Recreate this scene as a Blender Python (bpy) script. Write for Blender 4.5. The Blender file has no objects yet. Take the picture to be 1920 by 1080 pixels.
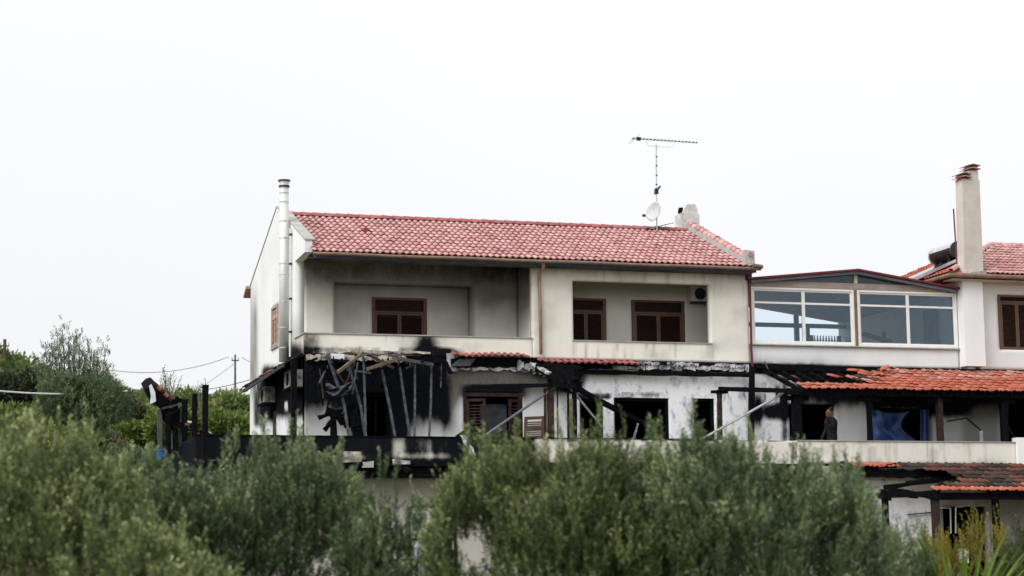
import bpy, math, random
import numpy as np
from mathutils import Vector, Matrix
rad = math.radians
random.seed(7); RNG = np.random.default_rng(7)
scn = bpy.context.scene
col = scn.collection

# ------------------------------------------------------------------ camera, sky, sun, exposure
FPX, YAW, PITCH, ROLL = 3896.6, 0.29845, 0.14137, -0.012609
EYE = Vector((-10.6407, -53.0412, 1.6))
_fw = Vector((math.sin(YAW), math.cos(YAW), 0)); _rt = Vector((math.cos(YAW), -math.sin(YAW), 0)); _up = Vector((0, 0, 1))
FWD = _fw*math.cos(PITCH) + _up*math.sin(PITCH)
UU = _up*math.cos(PITCH) - _fw*math.sin(PITCH)
RGT = _rt*math.cos(ROLL) + UU*math.sin(ROLL)
UPV = UU*math.cos(ROLL) - _rt*math.sin(ROLL)
cam_data = bpy.data.cameras.new('camera'); cam = bpy.data.objects.new('camera', cam_data); col.objects.link(cam)
cam.matrix_world = Matrix(((RGT.x, UPV.x, -FWD.x, EYE.x), (RGT.y, UPV.y, -FWD.y, EYE.y), (RGT.z, UPV.z, -FWD.z, EYE.z), (0, 0, 0, 1)))
cam_data.sensor_width = 36; cam_data.lens = FPX/1920*36
cam_data.clip_start = 0.1; cam_data.clip_end = 6000
cam_data.dof.use_dof = True; cam_data.dof.focus_distance = 58; cam_data.dof.aperture_fstop = 1.2
scn.camera = cam

W = bpy.data.worlds.new('World'); scn.world = W; W.use_nodes = True
nt = W.node_tree; nt.nodes.clear()
SUN_EL, SUN_AZ = rad(42), rad(-118)        # azimuth from +Y towards +X: light comes from the front left
sky = nt.nodes.new('ShaderNodeTexSky'); sky.sky_type = 'NISHITA'; sky.sun_disc = False
sky.sun_elevation = SUN_EL; sky.sun_rotation = SUN_AZ
mixn = nt.nodes.new('ShaderNodeMixRGB'); mixn.inputs[0].default_value = 0.97
mixn.inputs[2].default_value = (9.2, 9.35, 9.65, 1)      # the closed layer of pale cloud
bg = nt.nodes.new('ShaderNodeBackground'); bg.inputs[1].default_value = 0.0765
out = nt.nodes.new('ShaderNodeOutputWorld')
# overcast sky: brighter towards the zenith, faint broken tone in the cloud
tcw = nt.nodes.new('ShaderNodeTexCoord'); sxyz = nt.nodes.new('ShaderNodeSeparateXYZ'); nt.links.new(tcw.outputs['Generated'], sxyz.inputs[0])
mz = nt.nodes.new('ShaderNodeMath'); mz.operation = 'MULTIPLY_ADD'; mz.use_clamp = False; mz.inputs[1].default_value = .50; mz.inputs[2].default_value = .90
mzc = nt.nodes.new('ShaderNodeMath'); mzc.operation = 'MAXIMUM'; mzc.inputs[1].default_value = 0; nt.links.new(sxyz.outputs[2], mzc.inputs[0]); nt.links.new(mzc.outputs[0], mz.inputs[0])
cn = nt.nodes.new('ShaderNodeTexNoise'); cn.inputs['Scale'].default_value = 2.2; cn.inputs['Detail'].default_value = 3; nt.links.new(tcw.outputs['Generated'], cn.inputs['Vector'])
ma = nt.nodes.new('ShaderNodeMath'); ma.operation = 'MULTIPLY_ADD'; ma.inputs[1].default_value = .16; nt.links.new(cn.outputs['Fac'], ma.inputs[0]); nt.links.new(mz.outputs[0], ma.inputs[2])
vm = nt.nodes.new('ShaderNodeVectorMath'); vm.operation = 'SCALE'; vm.inputs[0].default_value = (8.98, 9.02, 9.24); nt.links.new(ma.outputs[0], vm.inputs['Scale']); nt.links.new(vm.outputs[0], mixn.inputs[2])
nt.links.new(sky.outputs[0], mixn.inputs[1]); nt.links.new(mixn.outputs[0], bg.inputs[0]); nt.links.new(bg.outputs[0], out.inputs[0])
sd = bpy.data.lights.new('sun', 'SUN'); sd.energy = 2.2; sd.angle = rad(40); sd.color = (1, .985, .955)
sun = bpy.data.objects.new('sun', sd); col.objects.link(sun)
sv = Vector((math.sin(SUN_AZ)*math.cos(SUN_EL), math.cos(SUN_AZ)*math.cos(SUN_EL), math.sin(SUN_EL)))
sun.rotation_euler = sv.to_track_quat('Z', 'Y').to_euler(); sun.location = (-40, -40, 60)
scn.view_settings.view_transform = 'Standard'; scn.view_settings.look = 'None'
scn.view_settings.exposure = 0.42; scn.view_settings.gamma = 1
scn.view_settings.use_curve_mapping = False

# ------------------------------------------------------------------ surveying helpers (photo bearing -> point of a real plane)
def ray(px, py): return RGT*((px-960)/FPX) - UPV*((py-540)/FPX) + FWD
def A(px, py, Y=0.0):
    d = ray(px, py); return EYE + d*((Y-EYE.y)/d.y)
def AX(px, py, X=0.0):
    d = ray(px, py); return EYE + d*((X-EYE.x)/d.x)
def AD(px, py, dist):
    d = ray(px, py); return EYE + d*(dist/math.hypot(d.x, d.y))
def proj_np(v):
    q = v - np.array(EYE)
    z = q@np.array(FWD); z = np.where(np.abs(z) < .1, .1, z)
    return 960+FPX*(q@np.array(RGT))/z, 540-FPX*(q@np.array(UPV))/z

# ------------------------------------------------------------------ value noise
def _h(i, j, s):
    n = np.sin(i*127.1+j*311.7+s*74.7)*43758.5453
    return n-np.floor(n)
def vn(x, y, s=0):
    xi, yi = np.floor(x), np.floor(y); xf, yf = x-xi, y-yi
    u, v = xf*xf*(3-2*xf), yf*yf*(3-2*yf)
    return (_h(xi, yi, s)*(1-u)+_h(xi+1, yi, s)*u)*(1-v)+(_h(xi, yi+1, s)*(1-u)+_h(xi+1, yi+1, s)*u)*v
def fbm(x, y, s=0, o=4):
    r = 0; a = .5; t = 0
    for k in range(o):
        r = r+a*vn(x*2**k, y*2**k, s+k*13); t += a; a *= .55
    return r/t
def ss(a, b, x):
    t = np.clip((x-a)/(b-a), 0, 1); return t*t*(3-2*t)

# ------------------------------------------------------------------ materials
MATS = {}
def newmat(name):
    m = bpy.data.materials.new(name); m.use_nodes = True; MATS[name] = m
    n = m.node_tree.nodes; b = n['Principled BSDF']
    return m, m.node_tree, b
def N(t, k, **kw):
    n = t.nodes.new('ShaderNode'+k)
    for a, v in kw.items(): setattr(n, a, v)
    return n
def ramp(t, fac, stops):
    r = N(t, 'ValToRGB'); e = r.color_ramp.elements
    e[0].position, e[0].color = stops[0][0], (*stops[0][1], 1)
    e[1].position, e[1].color = stops[-1][0], (*stops[-1][1], 1)
    for p, c in stops[1:-1]:
        x = e.new(p); x.color = (*c, 1)
    t.links.new(fac, r.inputs[0]); return r
def noise(t, scale, detail=4, rough=.55, coord='pos', stretch=None):
    n = N(t, 'TexNoise'); n.inputs['Scale'].default_value = scale; n.inputs['Detail'].default_value = detail; n.inputs['Roughness'].default_value = rough
    g = N(t, 'NewGeometry'); o = g.outputs['Position']
    if stretch:
        mp = N(t, 'Mapping'); mp.inputs['Scale'].default_value = stretch; t.links.new(o, mp.inputs[0]); o = mp.outputs[0]
    t.links.new(o, n.inputs['Vector']); return n.outputs['Fac']
def mix(t, f, a, b, bt='MIX'):
    m = N(t, 'MixRGB', blend_type=bt)
    for i, v in ((0, f), (1, a), (2, b)):
        if hasattr(v, 'is_linked'): t.links.new(v, m.inputs[i])
        elif i == 0: m.inputs[0].default_value = v
        else: m.inputs[i].default_value = (*v, 1)
    return m.outputs[0]
def mth(t, op, a, b=None, clamp=False):
    m = N(t, 'Math', operation=op); m.use_clamp = clamp
    for i, v in ((0, a), (1, b)):
        if v is None: continue
        if hasattr(v, 'is_linked'): t.links.new(v, m.inputs[i])
        else: m.inputs[i].default_value = v
    return m.outputs[0]
def bump(t, b, h, strength=.3, dist=.02):
    n = N(t, 'Bump'); n.inputs['Strength'].default_value = strength; n.inputs['Distance'].default_value = dist
    t.links.new(h, n.inputs['Height']); t.links.new(n.outputs[0], b.inputs['Normal'])

def simple(name, c1, c2, scale=6, rough=.8, metal=0, bmp=.2, bd=.01, spec=.3, stretch=None):
    m, t, b = newmat(name)
    f = noise(t, scale, stretch=stretch)
    r = ramp(t, f, [(.3, c1), (.7, c2)]); t.links.new(r.outputs[0], b.inputs['Base Color'])
    b.inputs['Roughness'].default_value = rough; b.inputs['Metallic'].default_value = metal
    b.inputs['Specular IOR Level'].default_value = spec
    if bmp: bump(t, b, noise(t, scale*5), bmp, bd)
    return m

def plaster(name, c1, c2):
    """render coat: attribute mask.r = soot, mask.g = flaking whitewash, mask.b = faint smoke film; r and b also hold some painted shade"""
    m, t, b = newmat(name)
    base = ramp(t, noise(t, .7, 6), [(.3, c1), (.7, c2)]).outputs[0]
    streak = ramp(t, noise(t, 2.2, 5, .6, stretch=(1.6, 1.6, .22)), [(.30, (.88, .88, .87)), (.6, (1, 1, 1))]).outputs[0]
    base = mix(t, .35, base, streak, 'MULTIPLY')
    at = N(t, 'Attribute', attribute_name='mask'); sp = N(t, 'SeparateColor'); t.links.new(at.outputs['Color'], sp.inputs[0])
    R, G, B = sp.outputs[0], sp.outputs[1], sp.outputs[2]
    # flaking whitewash
    n1 = noise(t, 3.2, 8, .68, stretch=(1, 1, .55)); n2 = noise(t, 11, 6, .7)
    wash = ramp(t, n1, [(.33, (.22, .25, .32)), (.41, (.58, .60, .66)), (.49, (.84, .84, .86))]).outputs[0]
    fleck = ramp(t, n2, [(.355, (.06, .06, .07)), (.385, (1, 1, 1))]).outputs[0]
    wash = mix(t, .8, wash, fleck, 'MULTIPLY')
    c = mix(t, G, base, wash)
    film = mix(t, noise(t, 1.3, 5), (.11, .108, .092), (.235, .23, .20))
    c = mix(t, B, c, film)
    s = mth(t, 'ADD', R, mth(t, 'MULTIPLY', mth(t, 'SUBTRACT', noise(t, 4.5, 10, .78, stretch=(1, 1, .45)), .5), 1.05))
    s = ramp(t, s, [(.05, (0, 0, 0)), (.5, (.50, .50, .50)), (.95, (1, 1, 1))]).outputs[0]
    s = mth(t, 'MULTIPLY', s, mth(t, 'MULTIPLY', R, 6, True), True)
    # fall-outs in the soot skin
    fo = ramp(t, noise(t, 8, 8, .75, stretch=(1, 1, .6)), [(.64, (.007, .008, .011)), (.72, (.10, .105, .12))]).outputs[0]
    c = mix(t, s, c, ramp(t, s, [(0, (.10, .075, .055)), (.55, (.028, .026, .027)), (1, (.010, .010, .013))]).outputs[0]); c = mix(t, mth(t, 'MULTIPLY', s, s), c, fo)
    t.links.new(c, b.inputs['Base Color']); b.inputs['Roughness'].default_value = .95; b.inputs['Specular IOR Level'].default_value = .04
    bump(t, b, noise(t, 40, 4), .15, .01)
    return m
plaster('plaster_cream', (.74, .715, .645), (.82, .80, .735))
plaster('plaster_white', (.72, .74, .745), (.80, .815, .82))
plaster('plaster_grey', (.42, .40, .36), (.55, .53, .48))

def tile_mat(name, cols, rough, spec, dirt=(.10, .08, .07), dirt_lo=.60, coat=0.0):
    m, t, b = newmat(name)
    g = N(t, 'NewGeometry'); oi = N(t, 'ObjectInfo')
    at = N(t, 'Attribute', attribute_name='tint')
    rnd = mth(t, 'FRACT', mth(t, 'ADD', at.outputs['Fac'], oi.outputs['Random']))
    c = ramp(t, rnd, [(0, cols[0]), (.5, cols[1]), (1, cols[2])]).outputs[0]
    c = mix(t, .5, c, ramp(t, noise(t, 9, 5), [(.3, (.6, .6, .6)), (.65, (1, 1, 1))]).outputs[0], 'MULTIPLY')
    b.inputs['Coat Weight'].default_value = coat; b.inputs['Coat Roughness'].default_value = .22
    d = ramp(t, noise(t, 1.1, 7, .65), [(dirt_lo, (0, 0, 0)), (dirt_lo+.14, (1, 1, 1))]).outputs[0]
    c = mix(t, mth(t, 'MULTIPLY', d, .5), c, dirt)
    t.links.new(c, b.inputs['Base Color']); b.inputs['Roughness'].default_value = rough; b.inputs['Specular IOR Level'].default_value = spec
    bump(t, b, noise(t, 60, 3), .15, .004)
    return m
tile_mat('tile_red', [(.37, .145, .135), (.48, .21, .195), (.56, .30, .28)], .5, .75, dirt_lo=.55, coat=.36)
tile_mat('tile_dark_red', [(.24, .05, .055), (.32, .075, .07), (.38, .11, .10)], .55, .4, dirt_lo=.52)
tile_mat('tile_orange', [(.34, .078, .042), (.39, .098, .054), (.43, .13, .080)], .62, .35, dirt_lo=.60)
tile_mat('tile_pale', [(.36, .12, .08), (.46, .19, .13), (.52, .26, .19)], .6, .4, dirt_lo=.50)
tile_mat('tile_sooted', [(.018, .017, .017), (.055, .040, .034), (.15, .05, .034)], .8, .2)
simple('charred_wood', (.0025, .0028, .004), (.011, .011, .014), 14, .85, bmp=1.0, bd=.04, spec=.04, stretch=(1, 1, 1))
simple('scorched_wood', (.014, .010, .009), (.052, .030, .024), 7, .75, bmp=.5, spec=.12)
simple('ashen_wood', (.012, .015, .019), (.058, .068, .076), 9, .8, bmp=.5)
simple('pale_wood', (.08, .062, .045), (.20, .15, .105), 8, .75, bmp=.4)
simple('brown_paint', (.090, .048, .034), (.135, .072, .050), 10, .5, bmp=.2, stretch=(1, 1, .3))
simple('brown_slat', (.020, .012, .010), (.040, .022, .017), 10, .6, spec=.1, bmp=.1)
simple('gutter_brown', (.13, .085, .060), (.22, .15, .105), 5, .45, bmp=.1)
simple('copper_pipe', (.34, .21, .14), (.44, .30, .20), 5, .45, bmp=.1)
simple('burgundy_sheet', (.10, .012, .018), (.15, .02, .025), 5, .45, bmp=.1)
simple('white_metal', (.72, .72, .70), (.80, .80, .78), 5, .4, bmp=.05)
simple('zinc', (.58, .60, .58), (.68, .69, .66), 1.5, .5, metal=.25, bmp=0)
simple('dark_metal', (.02, .02, .03), (.05, .05, .06), 6, .5, metal=.3, bmp=.1)
simple('blue_steel', (.16, .20, .25), (.34, .40, .46), 6, .4, metal=.5, bmp=.2)
simple('steel', (.45, .47, .50), (.65, .67, .70), 6, .3, metal=.8, bmp=.1)
simple('dish_grey', (.42, .43, .42), (.55, .56, .55), 6, .5, bmp=.1)
simple('beam_board', (.24, .20, .18), (.36, .31, .28), 3, .8, bmp=.2)
simple('sooty_board', (.035, .038, .04), (.16, .16, .15), 1.3, .9, bmp=.1, spec=.05)
simple('grimy', (.03, .03, .028), (.30, .29, .26), 6, .9, bmp=.2, spec=.1)
simple('side_frame', (.30, .20, .15), (.48, .36, .29), 9, .6, bmp=.1)
simple('chimney_render', (.47, .43, .385), (.58, .54, .49), 2.5, .9, bmp=.3)
simple('cap_clay', (.30, .17, .14), (.48, .33, .29), 6, .8, bmp=.3)
simple('chimney_white', (.42, .41, .39), (.74, .73, .71), 4, .9, bmp=.5)
simple('concrete', (.30, .29, .27), (.42, .41, .38), 3, .9, bmp=.4)
simple('mortar', (.34, .35, .35), (.55, .55, .52), 12, .95, bmp=.9, bd=.03)
simple('cream_block', (.03, .03, .03), (.62, .58, .49), 5, .95, bmp=.8, bd=.03)
simple('white_block', (.04, .04, .045), (.74, .74, .76), 5, .95, bmp=.8, bd=.03)
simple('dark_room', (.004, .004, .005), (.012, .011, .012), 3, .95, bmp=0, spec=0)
simple('blue_tarp', (.04, .085, .25), (.085, .15, .38), 3, .55, bmp=.4, bd=.05)
simple('white_sheet', (.55, .57, .60), (.80, .81, .83), 5, .7, bmp=.3)
simple('grey_sheet', (.03, .034, .042), (.075, .082, .095), 5, .7, bmp=.5, bd=.03)
simple('blue_plastic', (.02, .10, .35), (.03, .14, .42), 5, .45, bmp=.05)
simple('dark_cloth', (.012, .013, .016), (.025, .025, .03), 20, .9, bmp=.3)
simple('trouser_cloth', (.018, .015, .018), (.035, .03, .034), 20, .9, bmp=.3)
simple('skin', (.30, .14, .095), (.38, .18, .125), 30, .6, bmp=.05)
simple('hair', (.012, .010, .009), (.03, .022, .018), 60, .7, bmp=.4)
simple('bark', (.07, .06, .05), (.16, .14, .115), 12, .95, bmp=.8, bd=.03)
simple('bark_dark', (.05, .04, .03), (.10, .08, .06), 12, .95, bmp=.8, bd=.03)
simple('grey_panel', (.20, .22, .25), (.31, .33, .36), 2.5, .6, bmp=.1)
simple('sun_wall', (.62, .66, .68), (.72, .75, .76), 2, .9, bmp=.1)
simple('slate_blue', (.10, .115, .14), (.15, .165, .19), 3, .7, bmp=.1)
simple('solar_panel', (.02, .03, .06), (.04, .05, .09), 3, .12, bmp=0, spec=1.0)
def earth():
    m, t, b = newmat('earth')
    c = ramp(t, noise(t, .35, 10, .65), [(.3, (.10, .075, .045)), (.48, (.17, .135, .085)), (.62, (.085, .10, .04))]).outputs[0]
    t.links.new(c, b.inputs['Base Color']); b.inputs['Roughness'].default_value = .95
    bump(t, b, noise(t, 3, 8), .6, .1)
earth()
def leafmat(name, stops, back, transl=.25, rough=.6):
    m, t, b = newmat(name)
    at = N(t, 'Attribute', attribute_name='tint')
    c = ramp(t, at.outputs['Fac'], stops).outputs[0]
    g = N(t, 'NewGeometry')
    c = mix(t, mth(t, 'MULTIPLY', g.outputs['Backfacing'], back[1]), c, back[0])
    b.inputs['Roughness'].default_value = rough; b.inputs['Specular IOR Level'].default_value = .25
    t.links.new(c, b.inputs['Base Color'])
    tr = N(t, 'BsdfTranslucent'); t.links.new(c, tr.inputs[0])
    ms = N(t, 'MixShader'); ms.inputs[0].default_value = transl
    t.links.new(b.outputs[0], ms.inputs[1]); t.links.new(tr.outputs[0], ms.inputs[2])
    t.links.new(ms.outputs[0], t.nodes['Material Output'].inputs[0])
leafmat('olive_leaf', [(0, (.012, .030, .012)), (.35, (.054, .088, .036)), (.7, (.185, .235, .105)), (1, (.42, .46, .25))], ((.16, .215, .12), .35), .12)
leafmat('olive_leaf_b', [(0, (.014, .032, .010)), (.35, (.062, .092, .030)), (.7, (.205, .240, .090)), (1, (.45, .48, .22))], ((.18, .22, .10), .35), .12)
leafmat('pine_leaf', [(0, (.045, .082, .040)), (.5, (.115, .18, .080)), (1, (.23, .30, .14))], ((.1, .12, .06), .2))
leafmat('scrub_leaf', [(0, (.050, .080, .024)), (.4, (.100, .155, .042)), (.75, (.18, .225, .055)), (1, (.22, .19, .10))], ((.1, .12, .05), .2))
leafmat('bright_leaf', [(0, (.07, .11, .02)), (.5, (.135, .19, .04)), (1, (.20, .25, .07))], ((.12, .15, .05), .2))
leafmat('dark_leaf', [(0, (.030, .042, .022)), (.5, (.060, .078, .036)), (1, (.11, .10, .055))], ((.06, .07, .04), .2))
leafmat('reed_leaf', [(0, (.07, .14, .018)), (.5, (.14, .24, .032)), (1, (.26, .35, .06))], ((.2, .3, .06), .2), .35)
leafmat('yellow_leaf', [(0, (.07, .09, .02)), (.55, (.19, .17, .03)), (1, (.46, .29, .03))], ((.4, .3, .04), .2), .35)

def glassmat(name, tint, gl, refl):
    m = bpy.data.materials.new(name); m.use_nodes = True; MATS[name] = m; t = m.node_tree; t.nodes.clear()
    o = N(t, 'OutputMaterial'); tr = N(t, 'BsdfTransparent'); tr.inputs[0].default_value = (*tint, 1)
    g = N(t, 'BsdfGlossy'); g.inputs[0].default_value = (*gl, 1); g.inputs[1].default_value = .04
    fr = N(t, 'Fresnel'); fr.inputs[0].default_value = 1.5
    ms = N(t, 'MixShader'); t.links.new(mth(t, 'ADD', fr.outputs[0], refl, True), ms.inputs[0])
    t.links.new(tr.outputs[0], ms.inputs[1]); t.links.new(g.outputs[0], ms.inputs[2]); t.links.new(ms.outputs[0], o.inputs[0])
glassmat('glass', (.90, .95, .98), (.72, .86, 1.0), .015)
glassmat('dark_glass', (.45, .52, .6), (.6, .75, .95), .08)

# ------------------------------------------------------------------ object helpers
WL = {}
def wloc(o): return WL.get(o.name, Vector((0, 0, 0)))
def thing(name, label, cat, loc, group=None, kind=None):
    o = bpy.data.objects.new(name, None); col.objects.link(o); o.location = loc; o.empty_display_size = .3
    o['label'] = label; o['category'] = cat
    if group: o['group'] = group
    if kind: o['kind'] = kind
    WL[o.name] = Vector(loc); return o
def add_obj(name, me, parent=None, loc=None):
    """loc is the world position of the origin"""
    o = bpy.data.objects.new(name, me); col.objects.link(o)
    L = Vector(loc) if loc is not None else (wloc(parent) if parent else Vector((0, 0, 0)))
    if parent: o.parent = parent; o.location = L-wloc(parent)
    else: o.location = L
    WL[o.name] = L; return o
def tagit(o, label, cat, group=None, kind=None):
    o['label'] = label; o['category'] = cat
    if group: o['group'] = group
    if kind: o['kind'] = kind
    return o
class MB:
    def __init__(s): s.v = []; s.f = []
    def poly(s, pts, faces):
        b = len(s.v); s.v += [tuple(p) for p in pts]; s.f += [tuple(i+b for i in f) for f in faces]; return s
    def box(s, x0, x1, y0, y1, z0, z1):
        return s.poly([(x, y, z) for x in (x0, x1) for y in (y0, y1) for z in (z0, z1)],
                      [(0, 1, 3, 2), (4, 6, 7, 5), (0, 4, 5, 1), (2, 3, 7, 6), (0, 2, 6, 4), (1, 5, 7, 3)])
    def rbox(s, x0, x1, y0, y1, z0, z1, j=.02, rnd=random):
        return s.poly([(x+rnd.uniform(-j, j), y+rnd.uniform(-j, j), z+rnd.uniform(-j, j)) for x in (x0, x1) for y in (y0, y1) for z in (z0, z1)],
                      [(0, 1, 3, 2), (4, 6, 7, 5), (0, 4, 5, 1), (2, 3, 7, 6), (0, 2, 6, 4), (1, 5, 7, 3)])
    def beam(s, p, q, w, h=None, seg=1, j=0.0, up=(0, 0, 1)):
        """square bar from p to q; seg pieces with jitter j makes charred, eaten edges"""
        h = h or w; p, q = Vector(p), Vector(q); d = (q-p).normalized(); u = Vector(up)
        if abs(d.dot(u)) > .97: u = Vector((0, 1, 0))
        a = d.cross(u).normalized(); b = a.cross(d).normalized(); pts = []; fs = []
        for i in range(seg+1):
            c = p.lerp(q, i/seg); k = 1+random.uniform(-j, j)*(3 if i in (0, seg) else 1)*.6; k2 = 1+random.uniform(-j, j)
            for (sa, sb) in ((-1, -1), (1, -1), (1, 1), (-1, 1)):
                pts.append(c+a*sa*w/2*k+b*sb*h/2*k2+d*random.uniform(-j, j)*w*.5)
        for i in range(seg):
            for m in range(4): fs.append((4*i+m, 4*i+(m+1) % 4, 4*i+4+(m+1) % 4, 4*i+4+m))
        fs += [(3, 2, 1, 0), tuple(4*seg+m for m in range(4))]
        return s.poly(pts, fs)
    def tube(s, pts, r, n=8, cap=True):
        pts = [Vector(p) for p in pts]; rs = r if isinstance(r, (list, tuple)) else [r]*len(pts); V = []; fs = []
        prev = None
        for i, c in enumerate(pts):
            d = (pts[min(i+1, len(pts)-1)]-pts[max(i-1, 0)]).normalized()
            u = prev if prev is not None else (Vector((0, 0, 1)) if abs(d.z) < .95 else Vector((0, 1, 0)))
            a = (u-d*u.dot(d)).normalized(); b = d.cross(a); prev = a
            for k in range(n):
                t = 2*math.pi*k/n; V.append(c+(a*math.cos(t)+b*math.sin(t))*rs[i])
        for i in range(len(pts)-1):
            for k in range(n): fs.append((n*i+k, n*i+(k+1) % n, n*i+n+(k+1) % n, n*i+n+k))
        if cap: fs += [tuple(range(n-1, -1, -1)), tuple(n*(len(pts)-1)+k for k in range(n))]
        return s.poly(V, fs)
    def prism(s, outline, d):
        """outline: 3D polygon, extruded by vector d"""
        n = len(outline); o = [Vector(p) for p in outline]; d = Vector(d)
        return s.poly(o+[p+d for p in o], [tuple(range(n)), tuple(range(2*n-1, n-1, -1))]+[(i, (i+1) % n, n+(i+1) % n, n+i) for i in range(n)])
    def build(s, name, mat, parent=None, loc=None, smooth=False):
        if loc is None:
            if parent: loc = wloc(parent)
            else:
                a = np.array(s.v); loc = ((a[:, 0].min()+a[:, 0].max())/2, (a[:, 1].min()+a[:, 1].max())/2, a[:, 2].min())
        L = Vector(loc); me = bpy.data.meshes.new(name)
        me.from_pydata([tuple(Vector(p)-L) for p in s.v], [], s.f); me.materials.append(MATS[mat])
        if smooth: me.polygons.foreach_set('use_smooth', [True]*len(me.polygons))
        me.update(); return add_obj(name, me, parent, loc)
def fast_mesh(name, v, quads, mat, tint=None):
    """v (N,3), quads (M,4) numpy; tint per vertex"""
    me = bpy.data.meshes.new(name); me.vertices.add(len(v)); me.vertices.foreach_set('co', v.astype(np.float32).ravel())
    M = len(quads); me.loops.add(M*4); me.loops.foreach_set('vertex_index', quads.astype(np.int32).ravel())
    me.polygons.add(M); me.polygons.foreach_set('loop_start', np.arange(0, M*4, 4, dtype=np.int32))
    me.update(calc_edges=True)
    if tint is not None:
        a = me.attributes.new('tint', 'FLOAT', 'POINT'); a.data.foreach_set('value', tint.astype(np.float32))
    me.materials.append(MATS[mat]); return me

def grid_wall(name, mat, parent, o, u, u0, u1, z0, z1, inward, thick=.22, holes=(), cell=.06, mask=None, top=None):
    """plastered wall: o origin, u unit direction, spans u0..u1 and z0..z1, rectangular holes with reveals. mask(px,py,P)->(soot,flake,film).
    top: optional list of (u,z) giving the top outline."""
    o = np.array(o, float); u = np.array(u, float); inn = np.array(inward, float)
    def lines(a, b, keys):
        ks = sorted(set([a, b]+[round(k, 4) for k in keys if a < k < b])); r = []
        for p, q in zip(ks[:-1], ks[1:]):
            n = max(1, int(round((q-p)/cell))); r += list(np.linspace(p, q, n, endpoint=False))
        return np.array(r+[b])
    U = lines(u0, u1, [h[0] for h in holes]+[h[1] for h in holes]+([t[0] for t in top] if top else []))
    Z = lines(z0, z1, [h[2] for h in holes]+[h[3] for h in holes]+([9.6] if top else []))
    GU, GZ = np.meshgrid(U, Z, indexing='ij'); ZZ = GZ.copy()
    if top:
        tz = np.interp(U, [t[0] for t in top], [t[1] for t in top])[:, None]; zh = 9.6; ZZ = np.where(GZ < zh, GZ, zh+(GZ-zh)*(tz-zh)/(z1-zh))
    P = o+GU[..., None]*u+np.array([0, 0, 1.])*ZZ[..., None]; P[..., 2] += 0
    P = P.reshape(-1, 3); nu, nz = len(U), len(Z)
    cu, cz = (U[:-1]+U[1:])/2, (Z[:-1]+Z[1:])/2
    keep = np.ones((nu-1, nz-1), bool)
    for h in holes: keep &= ~(((cu > h[0]) & (cu < h[1]))[:, None] & ((cz > h[2]) & (cz < h[3]))[None, :])
    i, j = np.nonzero(keep); a = i*nz+j
    Q = np.stack([a, a+nz, a+nz+1, a+1], 1)
    PB = P+inn*thick; nP = len(P)
    QB = Q[:, ::-1]+nP
    quads = [Q, QB]
    kp = np.pad(keep, 1)
    for (di, dj) in ((1, 0), (-1, 0), (0, 1), (0, -1)):
        nb = kp[1+di:1+di+nu-1, 1+dj:1+dj+nz-1]; i, j = np.nonzero(keep & ~nb)
        if di == 1: a, b = (i+1)*nz+j, (i+1)*nz+j+1
        elif di == -1: a, b = i*nz+j+1, i*nz+j
        elif dj == 1: a, b = (i+1)*nz+j+1, i*nz+j+1
        else: a, b = i*nz+j, (i+1)*nz+j
        quads.append(np.stack([a, a+nP, b+nP, b], 1))
    V = np.vstack([P, PB]); Qs = np.vstack(quads)
    L = np.array(wloc(parent)) if parent else np.zeros(3)
    me = fast_mesh(name, V-L, Qs, mat)
    c = np.zeros((len(V), 4), np.float32); c[:, 3] = 1
    if mask:
        px, py = proj_np(P); s, g, f = mask(px, py, P)
        m3 = np.stack([np.broadcast_to(x, px.shape) for x in (s, g, f)], 1); c[:nP, :3] = m3; c[nP:, :3] = m3
    at = me.attributes.new('mask', 'FLOAT_COLOR', 'POINT'); at.data.foreach_set('color', np.clip(c, 0, 1).ravel())
    return add_obj(name, me, parent)
def blob(px, py, cx, cy, rx, ry, soft=.5):
    d = np.sqrt(((px-cx)/rx)**2+((py-cy)/ry)**2); return 1-ss(1-soft, 1+soft, d)
def box(px, py, x0, x1, y0, y1, sx=6, sy=6):
    return ss(x0-sx, x0+sx, px)*(1-ss(x1-sx, x1+sx, px))*ss(y0-sy, y0+sy, py)*(1-ss(y1-sy, y1+sy, py))

# ------------------------------------------------------------------ terrain
def terr(x, y):
    z = 1.35*ss(-50, -8, y)
    left = ss(-3.0, -5.0, x)
    z = z + 2.9*ss(1.5, 4, y)*(1-left) + 3.55*ss(-5, 1.0, y)*left
    z = z + 8.6*ss(6, 88, y)
    z = z + 2.2*ss(3, -9, x-0.02*y)*ss(15, 60, y)*(1-ss(75, 100, y))
    z = z - 6*ss(105, 400, y)
    return z + (fbm(x*.11, y*.11, 3)-.5)*1.0*ss(4, 25, np.abs(y+2)) 
gx = np.concatenate([[-3000, -1500, -700, -350, -180], np.linspace(-90, 110, 134), [180, 350, 700, 1500, 3000]])
gy = np.concatenate([[-3000, -1200, -500, -200, -100], np.linspace(-62, 130, 140), [180, 260, 400, 800, 1600, 3000]])
GX, GY = np.meshgrid(gx, gy, indexing='ij'); GZ = terr(GX, GY); ny = len(gy)
a = (np.arange(len(gx)-1)[:, None]*ny+np.arange(ny-1)[None, :]).ravel()
me = fast_mesh('ground', np.stack([GX, GY, GZ], -1).reshape(-1, 3), np.stack([a, a+ny, a+ny+1, a+1], 1), 'earth')
me.polygons.foreach_set('use_smooth', [True]*len(me.polygons))
g = add_obj('ground', me); g['kind'] = 'structure'; g['label'] = 'dry earth slope rising behind the burnt house'

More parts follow.
